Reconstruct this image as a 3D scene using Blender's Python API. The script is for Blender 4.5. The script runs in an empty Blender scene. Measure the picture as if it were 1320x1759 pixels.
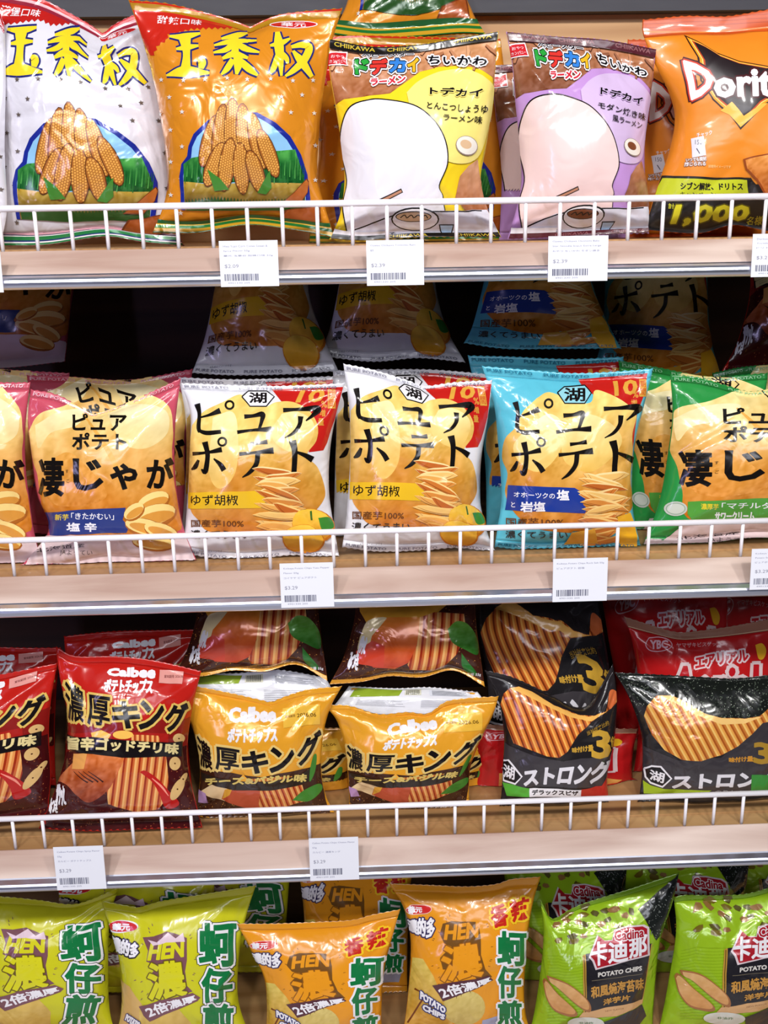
import bpy, math
import numpy as np
from mathutils.geometry import tessellate_polygon
from mathutils import Vector

SC = bpy.context.scene
COL = SC.collection
# ---------------------------------------------------------------- camera, world, lights, exposure
F = 1700.0
PITCH, YAW, ROLL = .2824, -.0308, -.017
CAM = np.array([0, -.9768, .3036])
def _Rz(a):
    c, s = math.cos(a), math.sin(a); return np.array([[c, -s, 0], [s, c, 0], [0, 0, 1]])
def _Rx(a):
    c, s = math.cos(a), math.sin(a); return np.array([[1, 0, 0], [0, c, -s], [0, s, c]])
RM = _Rz(YAW) @ _Rx(math.pi / 2 - PITCH) @ _Rz(ROLL)
cd = bpy.data.cameras.new('camera'); cd.sensor_fit = 'VERTICAL'; cd.sensor_height = 24
cd.lens = 24 * F / 1759; cd.clip_start = .02
co = bpy.data.objects.new('camera', cd); COL.objects.link(co); SC.camera = co
from mathutils import Matrix
co.matrix_world = Matrix([[*RM[0], CAM[0]], [*RM[1], CAM[1]], [*RM[2], CAM[2]], [0, 0, 0, 1]])

SC.view_settings.view_transform = 'Standard'; SC.view_settings.look = 'None'
SC.view_settings.gamma = 1; SC.view_settings.use_curve_mapping = False
SC.view_settings.exposure = -0.1
w = bpy.data.worlds.new('world'); SC.world = w; w.use_nodes = True
w.node_tree.nodes['Background'].inputs[0].default_value = (.80, .82, 1, 1)
w.node_tree.nodes['Background'].inputs[1].default_value = .03
def area(name, loc, target, sx, sy, power, col=(1, 1, 1), spread=math.pi):
    l = bpy.data.lights.new(name, 'AREA'); l.shape = 'RECTANGLE'; l.size = sx; l.size_y = sy
    l.energy = power; l.color = col; l.spread = spread
    o = bpy.data.objects.new(name, l); COL.objects.link(o); o.location = loc
    o.rotation_euler = (Vector(target) - Vector(loc)).to_track_quat('-Z', 'Y').to_euler()
    return o
# ceiling track of shop lamps over the aisle, plus a broad ceiling panel and two added lights
for i, x in enumerate((-1.0, -.33, .33, 1.0)):
    area('ceiling_lamp', (x, -1.6, 1.4), (x * .35, 0, -.15), .16, .16, 12.6, (1, .97, .95))
area('ceiling_panel', (0, -1.9, 1.75), (0, 0, -.2), 2.6, .5, 8, (.98, .97, 1))
area('far_fill_light', (0, -3.2, 1.6), (0, 0, -.1), 3.0, .5, 34, (.90, .91, 1))  # added low wash standing for distant shop lights, lifts the back bags
area('violet_glint_light', (-1.7, -1.9, .2), (0, 0, -.3), .12, 1.0, 6, (.62, .55, 1))  # added violet light for the cool glints at the left, no real window

def srgb(c):
    c = np.clip(np.asarray(c, float) / 255., 0, 1)
    return np.where(c <= .04045, c / 12.92, ((c + .055) / 1.055) ** 2.4)

# ---------------------------------------------------------------- pixel -> world helpers
def ray(px, py):
    d = np.stack([np.asarray(px, float) - 660, -(np.asarray(py, float) - 879.5), np.full(np.shape(px), -F)], -1)
    return d @ RM.T
def on_plane(px, py, Y0, lean, z0):
    """hit of the view ray with the plane Y = Y0 + lean*(z-z0)"""
    d = ray(px, py)
    t = (Y0 + lean * (CAM[2] - z0) - CAM[1]) / (d[..., 1] - lean * d[..., 2])
    return CAM + d * t[..., None]
def project(P):
    c = (P - CAM) @ RM
    return np.stack([660 + F * c[..., 0] / -c[..., 2], 879.5 - F * c[..., 1] / -c[..., 2]], -1)

# ---------------------------------------------------------------- materials
def mat_base(name):
    m = bpy.data.materials.new(name); m.use_nodes = True
    return m, m.node_tree.nodes, m.node_tree.links, m.node_tree.nodes['Principled BSDF']
def film(name, rough, spec, coat, bump, scale, metallic=0.0):
    m, N, L, b = mat_base(name)
    a = N.new('ShaderNodeAttribute'); a.attribute_name = 'print_colour'
    L.new(a.outputs['Color'], b.inputs['Base Color'])
    b.inputs['Roughness'].default_value = rough; b.inputs['Specular IOR Level'].default_value = spec
    b.inputs['Coat Weight'].default_value = coat; b.inputs['Coat Roughness'].default_value = .1
    b.inputs['Metallic'].default_value = metallic
    tc = N.new('ShaderNodeTexCoord'); oi = N.new('ShaderNodeObjectInfo')
    ad = N.new('ShaderNodeVectorMath'); ad.operation = 'ADD'
    L.new(tc.outputs['Object'], ad.inputs[0]); L.new(oi.outputs['Random'], ad.inputs[1])
    n1 = N.new('ShaderNodeTexNoise'); n1.inputs['Scale'].default_value = scale
    n1.inputs['Detail'].default_value = 1.5; n1.inputs['Distortion'].default_value = 1.6
    L.new(ad.outputs[0], n1.inputs['Vector'])
    mp = N.new('ShaderNodeMapping'); mp.inputs['Scale'].default_value = (1, 1, .45)
    L.new(ad.outputs[0], mp.inputs['Vector'])
    v = N.new('ShaderNodeTexVoronoi'); v.feature = 'SMOOTH_F1'; v.inputs['Scale'].default_value = scale * 1.3
    v.inputs['Smoothness'].default_value = .25
    L.new(mp.outputs[0], v.inputs['Vector'])
    mx = N.new('ShaderNodeMath'); mx.operation = 'MULTIPLY_ADD'; mx.inputs[1].default_value = .45
    L.new(v.outputs['Distance'], mx.inputs[0]); L.new(n1.outputs['Fac'], mx.inputs[2])
    bp = N.new('ShaderNodeBump'); bp.inputs['Strength'].default_value = bump; bp.inputs['Distance'].default_value = .004
    L.new(mx.outputs[0], bp.inputs['Height'])
    L.new(bp.outputs[0], b.inputs['Normal']); L.new(bp.outputs[0], b.inputs['Coat Normal'])
    return m
M = {
    'gloss': film('glossy_printed_film', .2, .42, .35, .45, 26),
    'satin': film('satin_printed_film', .36, .45, .28, .30, 22),
    'foil': film('metallised_printed_film', .2, .5, .5, .5, 30, .1),
}
def plain(name, c, rough=.5, metal=0., spec=.5, coat=0.):
    m, N, L, b = mat_base(name)
    n = N.new('ShaderNodeTexNoise'); n.inputs['Scale'].default_value = 40
    r = N.new('ShaderNodeMapRange'); r.inputs['To Min'].default_value = max(rough - .06, 0); r.inputs['To Max'].default_value = rough + .06
    L.new(n.outputs['Fac'], r.inputs['Value']); L.new(r.outputs[0], b.inputs['Roughness'])
    b.inputs['Base Color'].default_value = (*srgb(c), 1); b.inputs['Metallic'].default_value = metal
    b.inputs['Specular IOR Level'].default_value = spec; b.inputs['Coat Weight'].default_value = coat
    return m
def wood(name, c1, c2, scale=9, rough=.45, coat=0., stretch=(.12, 1, 1), bands=7):
    m, N, L, b = mat_base(name)
    tc = N.new('ShaderNodeTexCoord'); mp = N.new('ShaderNodeMapping'); mp.inputs['Scale'].default_value = stretch
    L.new(tc.outputs['Object'], mp.inputs['Vector'])
    n = N.new('ShaderNodeTexNoise'); n.inputs['Scale'].default_value = scale * 6; n.inputs['Detail'].default_value = 6
    n.inputs['Distortion'].default_value = .6
    L.new(mp.outputs[0], n.inputs['Vector'])
    wv = N.new('ShaderNodeTexWave'); wv.bands_direction = 'Z'; wv.inputs['Scale'].default_value = bands
    wv.inputs['Distortion'].default_value = 7; wv.inputs['Detail'].default_value = 3; wv.inputs['Detail Scale'].default_value = 1.4
    L.new(mp.outputs[0], wv.inputs['Vector'])
    ml = N.new('ShaderNodeMath'); ml.operation = 'MULTIPLY_ADD'; ml.inputs[1].default_value = .55
    L.new(wv.outputs['Fac'], ml.inputs[0]); L.new(n.outputs['Fac'], ml.inputs[2])
    cr = N.new('ShaderNodeValToRGB'); cr.color_ramp.elements[0].position = .35; cr.color_ramp.elements[1].position = 1.
    cr.color_ramp.elements[0].color = (*srgb(c2), 1); cr.color_ramp.elements[1].color = (*srgb(c1), 1)
    L.new(ml.outputs[0], cr.inputs[0]); L.new(cr.outputs[0], b.inputs['Base Color'])
    b.inputs['Roughness'].default_value = rough; b.inputs['Coat Weight'].default_value = coat; b.inputs['Coat Roughness'].default_value = .16
    return m
M['strip'] = wood('pale_wood_strip', (234, 214, 201), (170, 134, 118), 5, .42, .35)
M['board'] = wood('oak_board', (206, 164, 112), (160, 116, 70), 6, .5, .15)
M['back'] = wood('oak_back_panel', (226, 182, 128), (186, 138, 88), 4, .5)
M['chrome'] = plain('brushed_steel', (214, 220, 240), .32, 1.)
M['dark'] = plain('dark_grey_paint', (62, 62, 70), .6)
M['wire'] = plain('white_coated_wire', (252, 250, 255), .35, 0, .5, .3)
M['card'] = plain('white_card', (238, 240, 248), .5)
M['board_under'] = plain('bounce_damping_dark', (44, 40, 40), .7)  # dark tone chosen to soak up bounce light under the boards

def tag(o, label=None, cat=None, group=None, kind=None):
    if label: o['label'] = label
    if cat: o['category'] = cat
    if group: o['group'] = group
    if kind: o['kind'] = kind
    return o
def mesh_obj(name, V, Fc, mat, parent=None, smooth=False, loc=(0, 0, 0)):
    me = bpy.data.meshes.new(name); me.from_pydata([tuple(map(float, v)) for v in V], [], [tuple(f) for f in Fc])
    if mat: me.materials.append(mat)
    if smooth: me.polygons.foreach_set('use_smooth', [True] * len(me.polygons))
    me.update()
    o = bpy.data.objects.new(name, me); COL.objects.link(o); o.location = loc
    if parent: o.parent = parent
    return o
def empty(name, loc):
    o = bpy.data.objects.new(name, None); o.empty_display_size = .02; COL.objects.link(o); o.location = loc
    return o
def box_vf(x0, x1, y0, y1, z0, z1):
    V = [(x, y, z) for x in (x0, x1) for y in (y0, y1) for z in (z0, z1)]
    return V, [(0, 1, 3, 2), (4, 6, 7, 5), (0, 4, 5, 1), (2, 3, 7, 6), (0, 2, 6, 4), (1, 5, 7, 3)]
def tube_vf(P, r, n=10):
    """round bar through the points P"""
    P = [Vector(p) for p in P]; V = []; Fc = []
    for i, p in enumerate(P):
        t = (P[min(i + 1, len(P) - 1)] - P[max(i - 1, 0)]).normalized()
        a = t.orthogonal().normalized() if abs(t.z) < .9 else Vector((1, 0, 0))
        a = (a - t * a.dot(t)).normalized(); b = t.cross(a)
        for k in range(n):
            q = 2 * math.pi * k / n; V.append(p + a * (r * math.cos(q)) + b * (r * math.sin(q)))
    for i in range(len(P) - 1):
        for k in range(n):
            Fc.append((i * n + k, i * n + (k + 1) % n, (i + 1) * n + (k + 1) % n, (i + 1) * n + k))
    Fc.append(tuple(range(n))[::-1]); Fc.append(tuple(range((len(P) - 1) * n, len(P) * n)))
    return V, Fc
def extrude_profile(prof, x0, x1):
    """closed (y,z) outline extruded along x"""
    n = len(prof); V = [(x0, y, z) for y, z in prof] + [(x1, y, z) for y, z in prof]
    Fc = [(i, (i + 1) % n, n + (i + 1) % n, n + i) for i in range(n)]
    Fc += [tuple(range(n))[::-1], tuple(range(n, 2 * n))]
    return V, Fc

# ---------------------------------------------------------------- the shelving
BARZ = (.3237, 0.0, -.3242, -.650)         # height of the wire rail's top bar on each shelf
WIRE0 = (-.2923, -.353, -.3903)
FL = [z - .0375 for z in BARZ]             # shelf floor heights
X0, X1 = -.75, .75
RANK = ('top', 'second', 'third')
for k in range(3):
    z = BARZ[k]; f = FL[k]
    s = empty('shelf', (0, 0, f))
    tag(s, f'{RANK[k]} wooden shelf board with pale wood price strip and steel lip', 'shelf', 'shelf boards of the snack display')
    mesh_obj('board', *box_vf(X0, X1, .022, .365, -.02, 0), M['board'], s)
    mesh_obj('bounce_damper', *box_vf(X0, X1, -.003, .365, -.0225, -.0202), M['board_under'], s)  # added unseen dark sheet, keeps bounce light out of the shelves below
    mesh_obj('front_ledge', *box_vf(X0, X1, -.003, .021, -.02, -.002), M['board'], s)
    mesh_obj('price_strip', *extrude_profile([(-.003, -.001), (-.025, -.0215), (-.0235, -.0235), (-.004, -.0065), (-.0035, -.02), (-.002, -.02), (-.002, -.001)], X0, X1), M['strip'], s)
    lip = []
    for q in range(9):                      # rounded steel nose
        a = math.radians(132 + q * 22)
        lip.append((-.0290 + .0062 * math.cos(a), -.0288 + .0062 * math.sin(a)))
    prof = [(-.0245, -.0212), (-.0262, -.0226)] + lip + [(-.022, -.0345), (-.0005, -.0345), (-.0005, -.033), (-.0215, -.033), (-.0235, -.0255)]
    mesh_obj('steel_lip', *extrude_profile(prof, X0, X1), M['chrome'], s)
    r = empty('wire_rail', (0, 0, f))
    tag(r, f'white wire rail standing along the front of the {RANK[k]} shelf', 'rail', 'white wire shelf rails')
    V, Fc = tube_vf([(X0, 0, .0375), (X1, 0, .0375)], .0031, 14)
    mesh_obj('top_bar', V, Fc, M['wire'], r, True)
    V, Fc = tube_vf([(0, 0.0005, -.0025), (0, 0.0005, .0355)], .0019, 10)
    first = None
    for i in range(-10, 34):
        x = WIRE0[k] + .033 * i
        if not X0 < x < X1: continue
        if first is None:
            first = mesh_obj('wire', V, Fc, M['wire'], r, True); first.location = (x, 0, 0)
        else:
            c = first.copy(); COL.objects.link(c); c.location = (x, 0, 0)
bs = mesh_obj('shelf', *box_vf(X0, X1, -.01, .365, -.02, 0), M['board'], None, False, (0, 0, FL[3]))
tag(bs, 'bottom wooden shelf board, under the lime and orange bags', 'shelf', 'shelf boards of the snack display')
z_beam = on_plane(np.array(800.), np.array(22.), .345, 0, 0)[2]
bp_ = mesh_obj('wall_back', *box_vf(X0 - .3, X1 + .3, .366, .38, FL[0] - .02, z_beam + .3), M['back'], None); bp_['kind'] = 'structure'
M['shaded_back'] = wood('shade_toned_back_panel', (74, 48, 38), (44, 28, 24), 4, .6)  # colour darkened to carry the shade behind the lower shelves
bq_ = mesh_obj('wall_back', *box_vf(X0 - .3, X1 + .3, .366, .38, -1.1, FL[0] - .0201), M['shaded_back'], None); bq_['kind'] = 'structure'
bm_ = mesh_obj('trim_1', *box_vf(X0 - .3, X1 + .3, .345, .3655, z_beam, z_beam + .28), M['dark'], None); bm_['kind'] = 'structure'
for i, x in enumerate((X0, X1)):
    o = mesh_obj('trim_%d' % (i + 2), *box_vf(x + (.001 if i else -.02), x + (.02 if i else -.001), -.03, .3655, -1.1, z_beam + .28), M['dark'], None); o['kind'] = 'structure'
M['tile'] = plain('pale_floor_tile', (206, 202, 198), .35)
fl = mesh_obj('floor', *box_vf(-3, 3, -3.5, .5, -1.13, -1.101), M['tile'], None); fl['kind'] = 'structure'

# ---------------------------------------------------------------- printed art as flat triangle soup
def vhash(ix, iy, s):
    h = np.sin(ix * 127.1 + iy * 311.7 + s * 74.7) * 43758.5453
    return h - np.floor(h)
def noise(x, y, s=0):
    ix, iy = np.floor(x), np.floor(y); fx, fy = x - ix, y - iy
    fx = fx * fx * (3 - 2 * fx); fy = fy * fy * (3 - 2 * fy)
    a = vhash(ix, iy, s) * (1 - fx) + vhash(ix + 1, iy, s) * fx
    b = vhash(ix, iy + 1, s) * (1 - fx) + vhash(ix + 1, iy + 1, s) * fx
    return a * (1 - fy) + b * fy
def lerp(a, b, t):
    t = np.clip(t, 0, 1)[..., None]; return np.asarray(a, float) * (1 - t) + np.asarray(b, float) * t

def slice_tris(T, A, dirx, diry, g, off=0., maxit=40):
    """cut triangles T (n,3,2) with attributes A (n,k) at every line of spacing g along (dirx,diry)"""
    done_T, done_A = [], []
    for _ in range(maxit):
        if len(T) == 0: break
        t = (T[..., 0] * dirx + T[..., 1] * diry + off) / g
        lo, hi = t.min(1), t.max(1)
        L1 = np.floor(lo + 1e-4) + 1
        span = L1 < hi - 1e-4
        done_T.append(T[~span]); done_A.append(A[~span])
        T, A, t, lo, hi = T[span], A[span], t[span], lo[span], hi[span]
        if len(T) == 0: break
        L = np.round((lo + hi) / 2)
        L = np.where((L <= lo + 1e-4) | (L >= hi - 1e-4), np.floor(lo + 1e-4) + 1, L)
        T, A = _split(T, A, t - L[:, None])
    if len(T): done_T.append(T); done_A.append(A)
    return np.concatenate(done_T), np.concatenate(done_A)
def _split(T, A, d):
    s = d > 0
    ns = s.sum(1)
    lone = np.where(ns == 1, np.argmax(s, 1), np.argmin(s, 1))
    n = np.arange(len(T)); i0, i1, i2 = lone, (lone + 1) % 3, (lone + 2) % 3
    a, b, c = T[n, i0], T[n, i1], T[n, i2]; da, db, dc = d[n, i0], d[n, i1], d[n, i2]
    ok = (ns == 1) | (ns == 2)
    fb = np.where(ok, da / np.where(np.abs(da - db) < 1e-12, 1e-12, da - db), 0)[:, None]
    fc = np.where(ok, da / np.where(np.abs(da - dc) < 1e-12, 1e-12, da - dc), 0)[:, None]
    p = a + (b - a) * fb; q = a + (c - a) * fc
    T2 = np.concatenate([np.stack([a, p, q], 1), np.stack([p, b, c], 1), np.stack([p, c, q], 1)])
    A2 = np.concatenate([A, A, A])
    ar = np.abs((T2[:, 1, 0] - T2[:, 0, 0]) * (T2[:, 2, 1] - T2[:, 0, 1]) - (T2[:, 2, 0] - T2[:, 0, 0]) * (T2[:, 1, 1] - T2[:, 0, 1]))
    k = ar > 1e-11
    return T2[k], A2[k]

_glyph = {}
def glyphs(text, bold):
    key = (text, bold)
    if key not in _glyph:
        c = bpy.data.curves.new('t', 'FONT'); c.body = text; c.resolution_u = 2; c.offset = .012 if bold else 0
        o = bpy.data.objects.new('t', c); me = bpy.data.meshes.new_from_object(o)
        co_ = np.zeros(len(me.vertices) * 3); me.vertices.foreach_get('co', co_); co_ = co_.reshape(-1, 3)[:, :2]
        me.calc_loop_triangles(); t = np.zeros(len(me.loop_triangles) * 3, int); me.loop_triangles.foreach_get('vertices', t)
        t3 = t.reshape(-1, 3); T = co_[t3]
        _, w_ = np.unique(np.round(co_ * 1e4).astype(np.int64) @ np.array([1, 10000019]), return_inverse=True); w_ = w_.ravel()
        e = np.concatenate([t3[:, [0, 1]], t3[:, [1, 2]], t3[:, [2, 0]]]); ew = np.sort(w_[e], 1)
        _, i_, c_ = np.unique(ew[:, 0] * 1000003 + ew[:, 1], return_index=True, return_counts=True); E_ = co_[e[i_[c_ == 1]]]
        bpy.data.objects.remove(o); bpy.data.curves.remove(c); bpy.data.meshes.remove(me)
        mn, mx = T.reshape(-1, 2).min(0), T.reshape(-1, 2).max(0)
        _glyph[key] = (T - mn) / np.maximum(mx - mn, 1e-3), (E_ - mn) / np.maximum(mx - mn, 1e-3)
    return _glyph[key]

class Art:
    def B(self, strokes, col, out=None):
        """brush strokes [(points, widths), ...], optionally with a wider outline underneath"""
        if out:
            for p, w_ in strokes: self.L(p, np.array(w_, float) + out[0], out[1], smooth=True)
        for p, w_ in strokes: self.L(p, w_, col, smooth=True)
    """everything printed on one design, drawn in the frame of one reference bag"""
    def __init__(self):
        self.px = []; self.uv = []; self.fns = []; self.whole = set(); self.lay = 0; self.T = (0, 0, 1, 1); self.mode = 'px'
    def fr(self, x0, y0, s, ax=0, bx=1, ay=0, by=1):
        self.x0, self.y0, self.s = x0, y0, s; self.aff = (ax, bx, ay, by); self.mode = 'px'
    def UV(self): self.mode = 'uv'                # coordinates 0..1000 across, 0..1000 down
    def m(self, P):
        P = np.asarray(P, float)
        if self.mode == 'uv': return np.stack([P[..., 0] / 1000, 1 - P[..., 1] / 1000], -1)
        ax, bx, ay, by = self.aff
        return np.stack([self.x0 + (ax + P[..., 0] * bx) / self.s, self.y0 + (ay + P[..., 1] * by) / self.s], -1)
    def add(self, T, col, fine=None, stripe=None, loose=False):
        """T in drawing coordinates"""
        T = self.m(T); self.lay += 1
        A = np.full((len(T), 4), 0.); A[:, 3] = self.lay
        if loose: A[:, 3] += (np.arange(len(T)) * .618034) % 1 * .6      # overlapping strokes never lie in one plane
        if callable(col) or stripe:
            pass
        else: A[:, :3] = col
        dst = self.px if self.mode == 'px' else self.uv
        g = (fine if fine else 40.) if self.mode == 'px' else .1
        if stripe:
            ang, per, cols = stripe; n = len(cols); per = per * abs(self.aff[1]) / self.s
            cx, sx = math.cos(ang), math.sin(ang)
            T, A = slice_tris(T, A, cx, sx, per / n)
            c = T.mean(1); k = np.floor((c[:, 0] * cx + c[:, 1] * sx) / (per / n)).astype(int) % n
            A[:, :3] = np.asarray(cols, float)[k]
            if callable(col):
                A[:, :3] *= (col(c[:, 0], c[:, 1]))[:, None]
        T, A = slice_tris(T, A, 1, 0, g); T, A = slice_tris(T, A, 0, 1, g)
        C = np.repeat(A[:, None, :3], 3, 1); fi = np.full(len(T), -1)
        if callable(col) and not stripe:
            C[..., :2] = T; C[..., 2] = 0; fi[:] = len(self.fns); self.fns.append(col)
        dst.append((T, C, A[:, 3], fi))
    def P(self, pts, col, fine=None, stripe=None, smooth=False):
        pts = np.asarray(pts, float)
        if smooth: pts = catmull(np.vstack([pts, pts[:1]]), 6)[:-1]
        tr = tessellate_polygon([[Vector((p[0], p[1], 0)) for p in pts]])
        if tr: self.add(pts[np.array(tr)], col, fine, stripe)
        if not stripe: self.whole.add(self.lay)
    def E(self, cx, cy, rx, ry, col, rot=0, n=22, **k):
        a = np.linspace(0, 2 * math.pi, n, endpoint=False); c, s = math.cos(rot), math.sin(rot)
        x, y = rx * np.cos(a), ry * np.sin(a)
        self.P(np.stack([cx + x * c - y * s, cy + x * s + y * c], 1), col, **k)
    def R(self, x0, y0, x1, y1, col, **k): self.P([(x0, y0), (x1, y0), (x1, y1), (x0, y1)], col, **k)
    def L(self, pts, wd, col, closed=False, smooth=False):
        """line of width wd (number, or one width per point)"""
        pts = np.asarray(pts, float); wd = np.full(len(pts), float(wd)) if np.isscalar(wd) else np.asarray(wd, float)
        if closed: pts = np.vstack([pts, pts[:1]]); wd = np.append(wd, wd[0])
        if smooth: q = catmull(np.column_stack([pts, wd]), 6); pts, wd = q[:, :2], q[:, 2]
        t = np.gradient(pts, axis=0); t /= np.maximum(np.linalg.norm(t, axis=1), 1e-9)[:, None]
        n = np.stack([-t[:, 1], t[:, 0]], 1) * wd[:, None] / 2
        a, b = pts + n, pts - n
        T = np.concatenate([np.stack([a[:-1], a[1:], b[:-1]], 1), np.stack([b[:-1], a[1:], b[1:]], 1)])
        self.add(T, col)
    def T_(self, text, box, col, bold=0, out=None, b12=True):
        """text stretched to a box (x0,y0,x1,y1) or to four corners TL,TR,BR,BL; out = [(extra width, colour), ...] drawn underneath"""
        G, asp = glyphs(text, bool(bold))
        if not hasattr(box[0], '__len__'):
            x0, y0, x1, y1 = box; q = np.array([(x0, y0), (x1, y0), (x1, y1), (x0, y1)], float)
        else: q = np.array(box, float)
        def place(G):
            u, v = G[..., 0:1], 1 - G[..., 1:2]
            return q[0] * (1 - u) * (1 - v) + q[1] * u * (1 - v) + q[2] * u * v + q[3] * (1 - u) * v
        T = place(G)
        def rim(e):                                    # the glyph's outline as a line of half width e
            B = place(asp); t = B[:, 1] - B[:, 0]; l = np.maximum(np.linalg.norm(t, axis=1), 1e-9)[:, None]; t = t / l
            k = l[:, 0] > 1e-6; B, t = B[k], t[k]; n = np.stack([-t[:, 1], t[:, 0]], 1) * e; x = t * e * .55
            a, b, c, d = B[:, 0] - n - x, B[:, 1] - n + x, B[:, 1] + n + x, B[:, 0] + n - x
            return np.concatenate([np.stack([a, b, c], 1), np.stack([a, c, d], 1)])
        bold = bold * .55
        for e, oc in (out or []): self.add(rim(e * .8), oc, loose=True)
        if bold > 1: self.add(rim(bold), col, loose=True)
        self.add(T, col)
    def star(self, cx, cy, r, col):
        a = np.arange(10) * math.pi / 5 - math.pi / 2; rr = np.where(np.arange(10) % 2 == 0, r, r * .42)
        self.P(np.stack([cx + rr * np.cos(a), cy + rr * np.sin(a)], 1), col)

def catmull(P, n=8):
    P = np.asarray(P, float)
    if len(P) < 3: return np.stack([np.linspace(P[0, i], P[-1, i], n + 1) for i in range(P.shape[1])], 1)
    Q = np.vstack([2 * P[0] - P[1], P, 2 * P[-1] - P[-2]]); out = []
    for i in range(1, len(Q) - 2):
        t = np.linspace(0, 1, n, endpoint=False)[:, None]
        a, b, c, d = Q[i - 1], Q[i], Q[i + 1], Q[i + 2]
        out.append(.5 * (2 * b + (c - a) * t + (2 * a - 5 * b + 4 * c - d) * t ** 2 + (3 * b - a - 3 * c + d) * t ** 3))
    out.append(P[-1:]); return np.vstack(out)

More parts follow.
